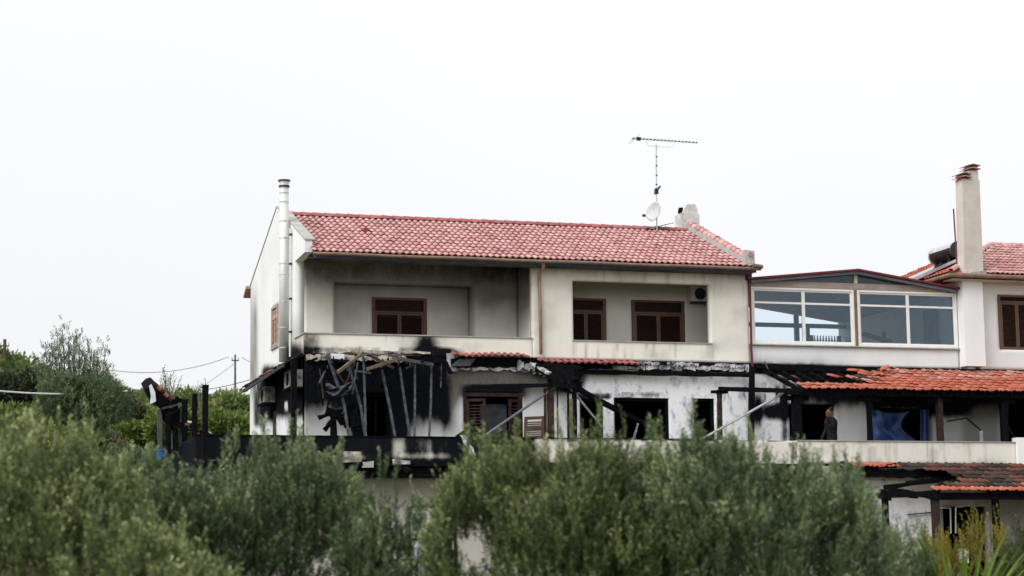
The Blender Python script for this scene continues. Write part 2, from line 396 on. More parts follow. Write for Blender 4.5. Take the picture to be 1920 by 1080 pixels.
# ------------------------------------------------------------------ roof tiles
def tile_template(w, l, amp, n=9, two=False, lift=.028, lip=.02):
    t = np.linspace(0, 1, n+1)
    if two: p = np.where(t < .60, np.sin(np.pi*t/.60), .55*np.sin(np.pi*(t-.60)/.40))
    else: p = np.where(t < .68, np.sin(np.pi*t/.68)**.8, -.12*np.sin(np.pi*(t-.68)/.32))
    p = p*amp; x = t*w*1.02
    f = np.stack([x, np.zeros(n+1)-.012, p+lift], 1); b = np.stack([x, np.full(n+1, l*1.06), p], 1); u = f-np.array([0, -.012, lip])
    V = np.vstack([f, b, u]); m = n+1
    Q = [(i, i+1, m+i+1, m+i) for i in range(n)]+[(2*m+i, 2*m+i+1, i+1, i) for i in range(n)]
    return V, np.array(Q)
TILE = {}
def uc_mat(c, r):
    x = c*.28; e = [1.0, 1.6, 2.4, 2.7, 2.9, 3.2, 3.4, 3.8][r]
    if r > 1 and x < e-.2+random.random()*.4: return random.choice(['tile_sooted', 'tile_orange', 'tile_pale'])
    return 'tile_pale' if random.random() < (r-3)*.22 else 'tile_orange'
def place_tiles(roof, name, kind, mat, P0, ud, sd, cols, rows, w, l, cond=None, limit=300, jit=.006, matfn=None):
    V, Q = kind; P0, ud, sd = Vector(P0), Vector(ud).normalized(), Vector(sd).normalized(); nd = ud.cross(sd).normalized()
    L = wloc(roof); cells = [(r, c) for r in range(rows) for c in range(cols) if cond is None or cond(c, r)]
    key = (id(V), mat)
    def mesh_for(mt):
        k = (id(V), mt)
        if k not in TILE:
            me = fast_mesh(name, V, Q, mt, np.zeros(len(V))); me.polygons.foreach_set('use_smooth', [i < len(Q)//2 for i in range(len(Q))]); TILE[k] = me
        return TILE[k]
    rest = []
    for n, (r, c) in enumerate(cells):
        p = P0+ud*(c*w)+sd*(r*l)+nd*random.uniform(-jit, jit)
        rz = random.gauss(0, .012); u2 = (ud*math.cos(rz)+sd*math.sin(rz)); s2 = nd.cross(u2)
        M = Matrix(((u2.x, s2.x, nd.x, p.x), (u2.y, s2.y, nd.y, p.y), (u2.z, s2.z, nd.z, p.z), (0, 0, 0, 1)))
        if n < limit:
            mt = matfn(c, r) if matfn else mat
            o = bpy.data.objects.new(name, mesh_for(mt)); col.objects.link(o); o.parent = roof
            M.translation = p-L; o.matrix_local = M
        else: rest.append(np.array(M))
    if rest:
        Vh = np.hstack([V, np.ones((len(V), 1))]); VV = np.vstack([(Vh@m.T)[:, :3] for m in rest])-np.array(L)
        QQ = np.vstack([Q+i*len(V) for i in range(len(rest))])
        me = fast_mesh(name+'_field', VV, QQ, mat, np.repeat(RNG.random(len(rest)), len(V)))
        sm = np.tile(np.array([i < len(Q)//2 for i in range(len(Q))]), len(rest)); me.polygons.foreach_set('use_smooth', sm)
        o = add_obj(name+'_field', me, roof); o['kind'] = 'stuff'
def cap_tiles(parent, name, mat, p, q, n, r, lift=.02, jit=.0):
    """half-round ridge tiles from p to q"""
    p, q = Vector(p), Vector(q); d = (q-p); l = d.length/n; d.normalize(); side = d.cross(Vector((0, 0, 1))).normalized(); up = side.cross(d)
    K = 7; pts = []
    for (y, rr) in ((0, r*1.12), (l*1.08, r*.92)):
        for k in range(K):
            t = math.pi*k/(K-1); pts.append((math.cos(t)*rr, y, math.sin(t)*rr))
    for k in range(K):
        t = math.pi*k/(K-1); pts.append((math.cos(t)*(r*1.12-.02), 0, math.sin(t)*(r*1.12-.02)))
    fs = [(k, k+1, K+k+1, K+k) for k in range(K-1)]+[(2*K+k, 2*K+k+1, k+1, k) for k in range(K-1)]
    me = fast_mesh(name, np.array(pts), np.array(fs), mat, np.zeros(len(pts)))
    for i in range(n):
        c = p+d*(l*i)+up*(lift+random.uniform(-jit, jit))
        o = bpy.data.objects.new(name, me); col.objects.link(o); o.parent = parent
        M = Matrix(((side.x, d.x, up.x, 0), (side.y, d.y, up.y, 0), (side.z, d.z, up.z, 0), (0, 0, 0, 1))); M.translation = c-wloc(parent); o.matrix_local = M
T_RED = tile_template(.178, .385, .038, lift=.030, lip=.024)
T_ORA = tile_template(.28, .36, .040, 10, True, lift=.022, lip=.018)

# ================================================================== THE BURNT HOUSE
FL2, FL1 = 7.35, 4.48      # upper and middle floor levels
HW = 12.58                 # width
house = thing('burnt_house', 'cream two-storey house with pink-red tiled roof and fire-blackened lower floor', 'house', (6.2, 3.5, 1.35))

# --- soot maps, with some shade painted in
def m_parapet(px, py, P):
    n = fbm(P[:, 0]*2.2, P[:, 2]*2.2, 5)
    s = 1.0*blob(px, py, 799, 651, 19, 24, .75)+.9*blob(px, py, 836, 668, 30, 13, .7)+.75*blob(px, py, 576, 652, 20, 34, .95)+.5*box(px, py, 560, 860, 651, 680, 10, 3)*ss(.4, .65, n)
    f = .35*blob(px, py, 800, 640, 45, 30, .7)+.22*ss(.45, .8, n)+.45*ss(.55, .8, fbm(P[:, 0]*8, P[:, 2]*.8, 78))*(1-ss(632, 656, py))
    return np.clip(s, 0, 1), 0, np.clip(f, 0, 1)
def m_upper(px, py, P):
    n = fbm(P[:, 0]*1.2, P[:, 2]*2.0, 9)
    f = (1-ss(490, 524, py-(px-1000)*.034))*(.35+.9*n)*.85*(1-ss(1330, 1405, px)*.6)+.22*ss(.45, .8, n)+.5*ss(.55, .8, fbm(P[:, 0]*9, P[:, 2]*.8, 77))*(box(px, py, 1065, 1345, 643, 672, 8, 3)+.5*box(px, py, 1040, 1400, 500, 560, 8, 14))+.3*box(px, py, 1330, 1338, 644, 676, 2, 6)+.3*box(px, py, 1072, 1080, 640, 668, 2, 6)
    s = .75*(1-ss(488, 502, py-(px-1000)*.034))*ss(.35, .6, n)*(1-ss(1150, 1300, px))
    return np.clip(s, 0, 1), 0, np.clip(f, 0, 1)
def m_side(px, py, P):
    n = fbm(P[:, 1]*1.5, P[:, 2]*.9, 11)
    f = .8*box(px, py, 468, 483, 560, 745, 5, 45)*(.5+n*.8)+.12*n+.4*box(px, py, 535, 570, 600, 680, 8, 30)
    s = .95*blob(px, py, 553, 668, 18, 22, .6)+box(px, py, 492, 600, 690, 780, 7, 16)*1.2+.8*box(px, py, 476, 492, 715, 800, 4, 9)*ss(.35, .55, n)+.75*box(px, py, 494, 512, 700, 790, 5, 25)
    s = s*(1-.9*box(px, py, 533, 540, 752, 770, 1.5, 5))*(1-.8*box(px, py, 545, 549, 735, 800, 1.5, 15)*ss(.35, .6, n))
    g = .5*box(px, py, 530, 575, 700, 820, 8, 8)
    return np.clip(s, 0, 1), g, np.clip(f, 0, 1)
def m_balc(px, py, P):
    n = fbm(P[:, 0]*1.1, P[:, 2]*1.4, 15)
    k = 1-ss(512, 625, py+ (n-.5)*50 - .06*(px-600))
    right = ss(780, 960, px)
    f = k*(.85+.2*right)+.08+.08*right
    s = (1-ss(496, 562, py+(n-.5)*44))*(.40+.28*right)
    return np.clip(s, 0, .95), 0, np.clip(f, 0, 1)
def m_lower(px, py, P):
    n = fbm(P[:, 0]*1.8, P[:, 2]*1.1, 21); n2 = fbm(P[:, 0]*5, P[:, 2]*1.3, 23)
    w = (n-.5)*50+(n2-.5)*26
    lim = np.interp(px, [555, 600, 640, 655, 665, 755, 770, 800, 825, 832, 845], [765, 768, 775, 800, 840, 850, 800, 785, 790, 805, 790])
    s = (1-ss(lim-20, lim+22, py+w*.75))*(1-ss(834, 852, px+w*.16))
    # smoke over the middle bay
    mid = ss(838, 850, px)*(1-ss(1062, 1075, px))
    f = mid*((1-ss(722, 775, py+w*.4))*1.0+.10)+.75*(1-ss(lim, lim+52, py+w*.7))*(1-ss(842, 866, px+w*.2))
    sc = np.abs(np.sin((px-846)/26.*math.pi))**.5   # scalloped edge under the ledge
    s = s+mid*(ss(688, 693, py+7-7*sc)*(1-ss(705, 765, py+w*.5))*.34)
    s = s+.95*box(px, py, 1030, 1082, 676, 735, 10, 14)*ss(.25, .5, n2)+.8*blob(px, py, 1078, 700, 22, 32, .5)
    s = s+.75*box(px, py, 866, 985, 722, 745, 12, 6)
    s = s+.85*box(px, py, 1080, 1145, 738, 748, 5, 3)+.6*box(px, py, 1140, 1265, 736, 746, 5, 4)*ss(.4, .6, n2)
    s = s+ss(1190, 1200, px)*(1-ss(1480, 1500, px))*(1-ss(694, 700, py-(px-1200)*.02))+ss(1010, 1020, px)*(1-ss(1190, 1200, px))*(1-ss(690, 697, py))+mid*(1-ss(684, 692, py))
    g = ss(1066, 1080, px)*(1-ss(1500, 1530, px))
    # collapsed corner by the black post
    hole = blob(px, py, 1452, 742, 30, 18, .5)*ss(.42, .6, n2)+blob(px, py, 1455, 772, 34, 15, .5)*ss(.30, .5, n)+.9*box(px, py, 1412, 1428, 740, 800, 4, 16)
    s = s+hole+.8*box(px, py, 1466, 1478, 700, 830, 6, 10)*ss(.3, .5, n)
    # right house: smoke under the canopy, with the canopy's shade painted in
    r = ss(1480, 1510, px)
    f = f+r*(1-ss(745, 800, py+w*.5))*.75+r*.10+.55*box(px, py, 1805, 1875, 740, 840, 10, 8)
    s = s+r*box(px, py, 1735, 1818, 740, 782, 14, 10)*.98+r*(1-ss(745, 775, py+w*.5))*.95+.6*box(px, py, 1630, 1760, 738, 768, 10, 8)  # dark box and top band paint shade as well as soot
    return np.clip(s, 0, 1), np.clip(g, 0, 1), np.clip(f, 0, 1)

ou, zl = lambda px, y=700, Y=0: A(px, y, Y).x, lambda py, px=1000, Y=0: A(px, py, Y).z
# upper front wall with the loggia opening
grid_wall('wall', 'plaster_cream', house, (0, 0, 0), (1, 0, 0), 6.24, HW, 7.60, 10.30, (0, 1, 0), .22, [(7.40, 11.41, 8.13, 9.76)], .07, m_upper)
# balcony parapet, its side return and grey coping
grid_wall('balcony_parapet', 'plaster_cream', house, (0, 0, 0), (1, 0, 0), 0.0, 6.235, 7.60, 8.13, (0, 1, 0), .15, [], .05, m_parapet)
grid_wall('balcony_return', 'plaster_cream', house, (0, 0, 0), (0, 1, 0), 0.152, 1.30, 7.60, 8.13, (1, 0, 0), .15, [], .05, m_side)
MB().box(-.03, 6.235, -.03, .18, 8.133, 8.165).box(-.03, .18, .182, 1.30, 8.133, 8.165).build('coping', 'concrete', house)
MB().box(7.36, 11.45, -.03, .25, 8.10, 8.128).build('coping', 'concrete', house)
# balcony recess
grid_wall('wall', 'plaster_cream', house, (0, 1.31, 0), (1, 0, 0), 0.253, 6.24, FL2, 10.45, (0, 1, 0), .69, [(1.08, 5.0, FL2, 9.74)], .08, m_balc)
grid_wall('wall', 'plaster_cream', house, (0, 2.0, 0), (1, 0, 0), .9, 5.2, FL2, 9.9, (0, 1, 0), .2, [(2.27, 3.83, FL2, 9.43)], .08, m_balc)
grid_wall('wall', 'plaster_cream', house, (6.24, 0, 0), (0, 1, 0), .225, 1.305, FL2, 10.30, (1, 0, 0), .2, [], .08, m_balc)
MB().box(0.21, 6.24, -.35, 1.305, 10.26, 10.30).build('ceiling', 'sooty_board', house)
MB().box(0.01, HW-.01, .01, 8.1, 7.2, FL2-.003).build('floor', 'concrete', house)
# loggia interior
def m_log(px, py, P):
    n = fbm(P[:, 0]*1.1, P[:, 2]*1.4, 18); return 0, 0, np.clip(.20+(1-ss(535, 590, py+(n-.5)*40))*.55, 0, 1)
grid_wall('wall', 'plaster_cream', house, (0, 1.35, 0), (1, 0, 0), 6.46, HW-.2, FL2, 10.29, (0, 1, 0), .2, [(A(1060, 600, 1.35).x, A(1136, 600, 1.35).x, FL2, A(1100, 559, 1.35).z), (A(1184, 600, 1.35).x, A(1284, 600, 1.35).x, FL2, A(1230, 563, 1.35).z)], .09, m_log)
MB().box(HW-.2, HW, .225, 8.1, 7.4, 10.29).build('wall', 'plaster_cream', house)
# left side wall: one tall gable wall with window and lower side door
prof = [(0.0, 10.62), (3.95, 12.17), (8.2, 10.52)]
grid_wall('gable_wall', 'plaster_white', house, (0, 0, 0), (0, 1, 0), 1.31, 8.2, FL1-3.0, 13, (1, 0, 0), .25,
          [(3.66, 4.62, 8.24, 9.40), (3.95, 4.76, FL1, 6.52)], .09, m_side, top=[(1.31, prof[0][1]+1.31*(12.17-10.62)/3.95), (3.95, 12.17), (8.2, 10.52)])
MB().prism([(0, -.02, 10.28), (0, 1.307, 10.24), (0, 1.307, 11.13), (0, -.02, 10.60)], (.2, 0, 0)).build('gable_fin', 'plaster_white', house)
MB().prism([(-.02, -.05, 10.605), (-.02, 3.95, 12.18), (-.02, 8.25, 10.53), (-.02, 8.25, 10.56), (-.02, 3.95, 12.215), (-.02, -.05, 10.64)], (.29, 0, 0)).build('coping', 'concrete', house)
grid_wall('wall', 'plaster_cream', house, (0, 0, 0), (0, 1, 0), 0.003, 1.31, 1.4, 7.6, (1, 0, 0), .25, [], .05, m_side)
# rear wall, lower front wall (middle floor)
MB().box(0.01, HW, 8.0, 8.19, 1.4, 10.35).build('wall', 'plaster_white', house)
LH = [(ou(681), ou(731), FL1, zl(742)), (ou(868), ou(979), FL1, zl(737)), (ou(1086), ou(1130), FL1, A(1108, 747).z), (ou(1150), ou(1253), A(1200, 900).z if False else FL1+.12, A(1200, 746).z), (ou(1299), ou(1338), FL1, A(1318, 747).z)]
grid_wall('burnt_wall', 'plaster_white', house, (0, 0, 0), (1, 0, 0), 0.0, HW, FL1-.3, 7.596, (0, 1, 0), .25, LH, .05, m_lower)
# burnt out rooms behind
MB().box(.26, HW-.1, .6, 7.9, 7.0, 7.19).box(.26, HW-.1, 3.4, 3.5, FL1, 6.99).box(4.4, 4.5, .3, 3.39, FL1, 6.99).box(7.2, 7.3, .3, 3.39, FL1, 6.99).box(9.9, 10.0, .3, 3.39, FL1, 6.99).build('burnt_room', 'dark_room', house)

# --- main roof
E0, R0 = Vector((0.16, -.48, 10.23)), Vector((0.16, 3.85, 11.93))
sdir = (R0-E0).normalized(); slen = (R0-E0).length
roof = MB().prism([(.2, -.42, 10.19), (.2, 3.85, 11.88), (.2, 8.5, 10.10), (.2, 8.5, 9.98), (.2, 3.85, 11.76), (.2, -.42, 10.07)], (HW-.2+.08, 0, 0)).build('roof', 'dark_metal', house)
place_tiles(roof, 'roof_tile', T_RED, 'tile_red', E0, (1, 0, 0), sdir, 71, 12, .178, slen/12, lambda c, r: not (r == 7 and c == 11) and not (c > 69 and r > 0), 284)
cap_tiles(roof, 'ridge_tile', 'tile_dark_red', (0.0, 3.85, 11.93), (12.3, 3.85, 11.93), 37, .10)
MB().prism([(-.15, 8.15, 10.45), (-.15, 8.6, 10.22), (-.15, 8.6, 10.30), (-.15, 8.15, 10.53)], (.5, 0, 0)).build('rear_eave_tiles', 'tile_red', roof)
# slipped tile (stands up out of the field)
V = Vector; pt = E0+sdir*(slen/12*7.0)+Vector((.178*11, 0, .04))
MB().tube([pt+V((0, -.05, .03)), pt+V((.02, .25, .09))], .07, 8).build('slipped_tile', 'tile_dark_red', roof)
# soffit and gutter
MB().prism([(.0, -.40, 10.06), (.0, .0, 10.06), (.0, .0, 10.09), (.0, -.40, 10.09)], (HW, 0, 0)).build('soffit', 'sooty_board', house)
gp = [(0.12+k*(HW+.03-.0)/24, -.56, 10.165+.006*math.sin(k)) for k in range(25)]
MB().tube(gp, .046, 8).build('gutter', 'gutter_brown', house, smooth=True)
MB().tube([A(1019, 492, -.5), A(1019, 500, -.4), A(1012, 513, -.09), A(1011.5, 530, -.07), A(1014.5, 664, -.07)], .045, 8).build('downpipe', 'copper_pipe', house, smooth=True)
# right gable parapet with tile capping
gc = MB().prism([(12.36, -.38, 10.22), (12.36, 3.95, 11.93), (12.36, 3.95, 12.17), (12.36, -.1, 10.56), (12.36, -.38, 10.52)], (.24, 0, 0)).build('gable_coping', 'mortar', house)
cap_tiles(gc, 'coping_tile', 'tile_red', (12.49, -.12, 10.555), (12.49, 3.95, 12.17), 14, .115, .0, .008)
MB().rbox(12.34, 12.62, -.42, -.20, 10.22, 10.70, .015).build('coping_end_block', 'mortar', gc)
MB().tube([(12.49, -.46, 10.58), (12.49, -.36, 10.58)], .07, 10).build('coping_end_tile', 'tile_red', gc)
MB().tube([(12.5, -.58, 10.25), (12.78, -.58, 10.22)], .06, 8).build('gutter_end', 'gutter_brown', house)
# chimney behind the ridge
ch = MB().box(12.44, 13.02, 4.5, 5.05, 10.9, 12.62).build('chimney', 'chimney_white', house)
hood = MB()
pts = [(0, 0), (0, .02), (.06, .16), (.13, .27), (.40, .30), (.47, .16), (.49, .0)]
hood.prism([(12.50+x, 4.53, 12.62+z) for x, z in pts], (0, .46, 0))
hood.build('chimney_hood', 'chimney_white', ch)
MB().prism([(12.47, 4.60+.14+.13*math.cos(t), 12.66+.17*math.sin(t)) for t in np.linspace(0, math.pi, 9)], (.12, 0, 0)).build('smoke_opening', 'dark_room', ch)
# flue pipe with bands, cap, brackets
fx, fy = -.17, 2.0
fl = MB().tube([(fx, fy, 7.60), (fx, fy, 12.38)], .125, 20).build('flue_pipe', 'zinc', house, smooth=True)
for z in (7.95, 8.5, 9.2, 9.95, 10.25, 10.95, 11.42, 11.95, 12.2):
    MB().tube([(fx, fy, z), (fx, fy, z+.03)], .131, 20).build('flue_band', 'steel', fl)
MB().tube([(fx, fy, 12.38), (fx, fy, 12.42)], .15, 20).tube([(fx, fy, 12.54), (fx, fy, 12.575)], .17, 20).build('flue_cap', 'dark_metal', fl)
MB().tube([(fx, fy, 12.42), (fx, fy, 12.54)], .13, 20).build('flue_neck', 'zinc', fl)
MB().tube([(-.05, 1.70, 7.7), (-.05, 1.70, 11.2)], .03, 8).build('conduit', 'zinc', house)
for z in (8.35, 9.25, 10.2, 11.0):
    MB().box(-.09, .0, 1.66, 1.74, z, z+.05).build('pipe_bracket', 'dark_metal', house)

# --- shutters
def shutter_window(parent, x0, x1, z0, z1, Y, head, mull, name='shutter_window', leafs=2, axis='x', cut=None, mat='brown_paint', smat='brown_slat'):
    """frame + shutter box + louvred leaves, in the plane Y (or X when axis='y')"""
    def B(mb, a0, a1, d0, d1, c0, c1):
        return mb.box(a0, a1, Y+d0, Y+d1, c0, c1) if axis == 'x' else mb.box(Y+d0, Y+d1, a0, a1, c0, c1)
    s = .02; f = MB(); fw = .09
    B(f, x0, x0+fw, -.03, .09, z0, z1); B(f, x1-fw, x1, -.03, .09, z0, z1); B(f, x0+fw+.001, x1-fw-.001, -.03, .09, z1-.06, z1)
    B(f, x0+fw+.001, x1-fw-.001, -.01, .09, z1-head, z1-head+.05)
    fr = f.build(name, mat, parent)
    h = MB(); n = 4
    for k in range(n):
        a = z1-head+.06+k*(head-.13)/n; B(h, x0+fw+.002, x1-fw-.002, .0, .05, a, a+(head-.13)/n-.015)
    h.build('shutter_box', smat, fr)
    w = (x1-x0-2*fw)/leafs
    for i in range(leafs):
        a0, a1 = x0+fw+w*i+.004, x0+fw+w*(i+1)-.004; q = MB(); t = .05
        B(q, a0, a0+t, -.015, .04, z0+.02, z1-head-.01); B(q, a1-t, a1, -.015, .04, z0+.02, z1-head-.01)
        B(q, a0+t, a1-t, -.015, .04, z1-head-.06, z1-head-.01); B(q, a0+t, a1-t, -.015, .04, z0+.02, z0+.08)
        lf = q.build('shutter_leaf', mat, fr)
        sl = MB(); zz = z0+.09
        while zz < z1-head-.10:
            if axis == 'x': sl.poly([(a0+t, Y-.005, zz), (a1-t, Y-.005, zz), (a1-t, Y+.035, zz+.045), (a0+t, Y+.035, zz+.045), (a0+t, Y+.003, zz-.004), (a1-t, Y+.003, zz-.004), (a1-t, Y+.043, zz+.041), (a0+t, Y+.043, zz+.041)], [(0, 1, 2, 3), (7, 6, 5, 4), (0, 4, 5, 1)])
            else: sl.poly([(Y-.005, a0+t, zz), (Y-.005, a1-t, zz), (Y+.035, a1-t, zz+.045), (Y+.035, a0+t, zz+.045)], [(0, 1, 2, 3)])
            zz += .05
        sl.build('louvres', smat, fr)
        k = MB(); B(k, a0, a1, .055, .065, z0, z1-.06); k.build('backing', 'brown_slat', fr)
    return fr
shutter_window(house, 2.275, 3.825, FL2+.02, 9.425, 2.03, .42, 1)
shutter_window(house, A(1060, 600, 1.38).x, A(1136, 600, 1.38).x, FL2+.02, A(1100, 559.5, 1.38).z, 1.38, .38, 1)
shutter_window(house, A(1184.5, 600, 1.38).x, A(1283.5, 600, 1.38).x, FL2+.02, A(1230, 563.5, 1.38).z, 1.38, .38, 1)
shutter_window(house, 3.67, 4.61, 8.25, 9.39, -.01, .30, 1, axis='y', mat='side_frame', smat='side_frame')
MB().box(-.05, .0, 3.6, 4.68, 8.20, 8.235).build('window_sill', 'concrete', house)
# burnt door frames on the middle floor
def burnt_frame(parent, x0, x1, z0, z1, mat='charred_wood', bars=()):
    m = MB(); t = .07
    m.beam((x0+t/2, .1, z0), (x0+t/2, .1, z1-.08), t, .1, 5, .2).beam((x1-t/2, .1, z0), (x1-t/2, .1, z1-.08), t, .1, 5, .2).beam((x0, .1, z1-t/2), (x1, .1, z1-t/2), .08, .1, 5, .2)
    for b in bars: m.beam((b, .12, z0), (b, .12, z1-.08), .05, .06, 4, .2)
    return m.build('door_frame', mat, parent)
for i, h in enumerate(LH):
    if i != 1: burnt_frame(house, h[0], h[1], h[2], h[3], 'charred_wood', [(h[0]+h[1])/2] if i == 0 else ())
h = LH[1]
df = MB().beam((h[0]+.05, .06, FL1), (h[0]+.05, .06, h[3]), .1, .12, 5, .1).beam((h[1]-.05, .06, FL1), (h[1]-.05, .06, h[3]), .1, .12, 5, .1).beam((h[0], .06, h[3]-.05), (h[1], .06, h[3]-.05), .1, .12, 5, .1).build('door_frame', 'scorched_wood', house)
def shutter_panel(parent, name, p, ux, uz, w, hgt, mat='scorched_wood', nslat=22):
    p, ux, uz = Vector(p), Vector(ux).normalized(), Vector(uz).normalized(); m = MB()
    nrm = ux.cross(uz)
    m.beam(p+ux*.04, p+ux*.04+uz*hgt, .08, .05, 3, .05, nrm); m.beam(p+ux*(w-.04), p+ux*(w-.04)+uz*hgt, .08, .05, 3, .05, nrm)
    for z in (.04, hgt/2, hgt-.04): m.beam(p+ux*.08+uz*z, p+ux*(w-.08)+uz*z, .08, .045, 1, 0, nrm)
    for k in range(nslat):
        z = .1+(hgt-.2)*k/nslat; q = p+ux*.08+uz*z; m.beam(q, q+ux*(w-.16), .05, .012, 1, 0, (uz+nrm*.8).normalized())
    return m.build(name, mat, parent)
shutter_panel(df, 'shutter_leaf', (h[0]+.08, .0, FL1+.02), (.93, -.35, 0), (0, 0, 1), .52, h[3]-FL1-.2, 'scorched_wood')
shutter_panel(df, 'shutter_leaf', (h[1]-.06-.36, -.12, FL1+.02), (.90, .30, 0), (0, 0, 1), .36, h[3]-FL1-.2, 'scorched_wood')
MB().box(ou(905), ou(955), .3, .31, FL1, FL1+1.9).build('smoked_pane', 'grey_sheet', df)
# lintel scraps above, stone on the window head
MB().rbox(ou(1164), ou(1180), -.05, .1, A(1170, 745).z, A(1170, 735).z, .02).build('lintel_stone', 'plaster_grey', house)
# side door
MB().box(.05, .12, 3.98, 4.72, FL1, 6.48).build('side_door', 'brown_slat', house)

# --- broken ledge blocks where the canopy met the wall
def ledge(px0, px1, py0, py1, mat, wmin, wmax, Y=-.12, gap=.04, drop=.25, jit=.025, prob=.85):
    x = px0
    while x < px1:
        w = random.uniform(wmin, wmax); x1 = min(px1, x+w)
        if random.random() < prob and x1-x > wmin*.4:
            t = (x+x1)/2; sl = (t-px0)/(px1-px0)
            a = A(x, py0[0]+(py0[1]-py0[0])*sl, Y); b = A(x1-gap*40, py1[0]+(py1[1]-py1[0])*sl, Y)
            m = MB(); n = 4
            top = [V((a.x+(b.x-a.x)*k/n, 0, a.z+random.uniform(-jit, jit))) for k in range(n+1)]
            bot = [V((a.x+(b.x-a.x)*k/n, 0, b.z+random.uniform(-jit, jit)*1.5)) for k in range(n+1)]
            o = [V((p.x, Y, p.z)) for p in bot+top[::-1]]
            m.prism(o, (0, .14, 0)); m.build('ledge_block', mat, house)
        x = x1
ledge(585, 842, (655, 659), (661, 664), 'cream_block', 24, 60, -.10, jit=.02, prob=.8)
ledge(575, 800, (665, 668), (675, 678), 'cream_block', 24, 36, -.14, prob=.8, jit=.03)
ledge(1196, 1406, (677, 684), (683, 689), 'white_block', 10, 20, -.14, jit=.03, prob=.75)
ledge(1150, 1406, (684, 687), (692, 696), 'white_block', 22, 34, -.10, prob=.95)
ledge(846, 1010, (688, 690), (694, 696), 'white_block', 28, 40, -.07, jit=.03)
ledge(838, 868, (662, 664), (690, 692), 'white_block', 12, 20, -.06)
ledge(970, 1030, (676, 690), (690, 704), 'white_block', 14, 22, -.16, jit=.05)
MB().rbox(A(621, 663, -.12).x, A(645, 663, -.12).x, -.14, -.02, A(640, 672.5, -.12).z, A(640, 664, -.12).z, .012).build('ledge_block', 'white_sheet', house)
# charred wall plate under the ledge
MB().beam(A(1078, 697, -.16), A(1408, 704, -.16), .10, .11, 18, .25).build('wall_plate', 'charred_wood', house)
MB().beam(A(845, 680, -.10), A(1000, 678, -.10), .08, .22, 10, .3).build('wall_plate', 'charred_wood', house)
MB().beam(A(573, 669, -.02), A(840, 676, -.02), .05, .14, 14, .4).build('wall_plate', 'charred_wood', house)
MB().prism([A(846, 687, -.22), A(862, 674, -.22), A(892, 672, -.22), A(882, 686, -.22)], (0, .04, .02)).build('loose_panel', 'grey_sheet', house)
# surviving strip of canopy tiles under the wall
strip = MB().beam(A(862, 671, -.1), A(1012, 672, -.1), .14, .03, 6, .1).build('canopy_strip', 'charred_wood', house)
za = A(852, 668.5, -.32); zb = A(1004, 671, -.32)
place_tiles(strip, 'canopy_tile', T_RED, 'tile_dark_red', za, (zb-za), (0, .93, .36), 12, 1, .178, .30, None, 99, .02)
strip2 = MB().beam(A(1015, 680, -.1), A(1195, 686, -.1), .14, .03, 6, .1).build('canopy_strip', 'charred_wood', house)
za = A(1012, 679.5, -.42); zb = A(1196, 685, -.42)
place_tiles(strip2, 'canopy_tile', T_RED, 'tile_dark_red', za, (zb-za), (0, .93, .36), 15, 1, .19, .42, None, 99, .015)
# side canopy along the gable wall
zc0, zc1 = 7.36, 7.18
sc = MB().prism([(-.04, .0, 7.62), (-.55, .0, zc0-.02), (-.55, .0, zc0-.08), (-.04, .0, 7.54)], (0, 5.9, -.06)).build('side_canopy', 'charred_wood', house)
place_tiles(sc, 'canopy_tile', T_RED, 'tile_sooted', (-.60, 5.9, zc1+.04), (0, -1, .012), (.9, 0, .40), 33, 2, .178, .30, lambda c, r: random.random() < .8, 99, .02, lambda c, r: 'tile_dark_red' if 14 < c < 26 and r == 0 else 'tile_sooted')
for k in range(9):
    MB().beam((-.02, .2+k*.68, 7.50), (-.60, .2+k*.68, 7.26), .06, .08, 3, .2).build('rafter', 'charred_wood', sc)
MB().beam((-.58, -.1, 7.28), (-.58, 6.0, 7.16), .05, .10, 8, .2).build('fascia', 'ashen_wood', sc)

# --- terrace of the burnt house
TY = -2.5
def m_ter(px, py, P):
    n = fbm(P[:, 0]*2.2, P[:, 2]*2.2, 31); n2 = fbm(P[:, 0]*7, P[:, 2]*1.2, 33)
    dark = 1-ss(985, 1012, px+(n-.5)*30)
    s = dark*(1-.55*box(px, py, 736, 760, 822, 858, 7, 12)-.35*box(px, py, 790, 830, 822, 862, 16, 12)*ss(.3, .7, n2)-.75*blob(px, py, 655, 857, 26, 9, .4)-.35*box(px, py, 745, 845, 850, 860, 10, 3)-.35*box(px, py, 370, 420, 862, 872, 8, 3))
    s = s+(1-dark)*(.9*(1-ss(826, 829, py))*ss(.35, .55, n2)*(1-ss(1450, 1500, px))+.8*box(px, py, 1130, 1330, 858, 900, 30, 5)*ss(.5, .62, n2)+.7*blob(px, py, 1222, 862, 18, 6, .4))
    f = (1-dark)*(.18+.3*ss(.55, .75, n))*(1-ss(1480, 1540, px))
    return np.clip(s, 0, 1), 0, np.clip(f, 0, 1)
ter = grid_wall('terrace_parapet', 'plaster_cream', house, (0, TY, 0), (1, 0, 0), -3.18, 12.75, 4.62, 5.26, (0, 1, 0), .15, [], .05, m_ter)
grid_wall('terrace_parapet', 'plaster_cream', house, (-3.18, 0, 0), (0, 1, 0), TY+.152, 4.0, 4.3, 5.26, (1, 0, 0), .15, [], .1, m_ter)
MB().box(-3.16, 12.75, TY+.012, TY+.13, 4.478, 4.618).build('terrace_kerb', 'charred_wood', house)
tc = MB(); xs = np.linspace(-3.2, 10.5, 40)
for a_, b_ in zip(xs[:-1], xs[1:]): tc.rbox(a_, b_, TY-.02, TY+.17, 5.262, 5.285+random.uniform(0, .012), .004)
tc.build('terrace_coping', 'charred_wood', house)
MB().box(-3.16, 12.75, TY+.02, .0, 4.28, FL1-.004).box(-3.16, -.003, .0, 4.0, 4.28, FL1-.004).build('terrace_floor', 'charred_wood', house)
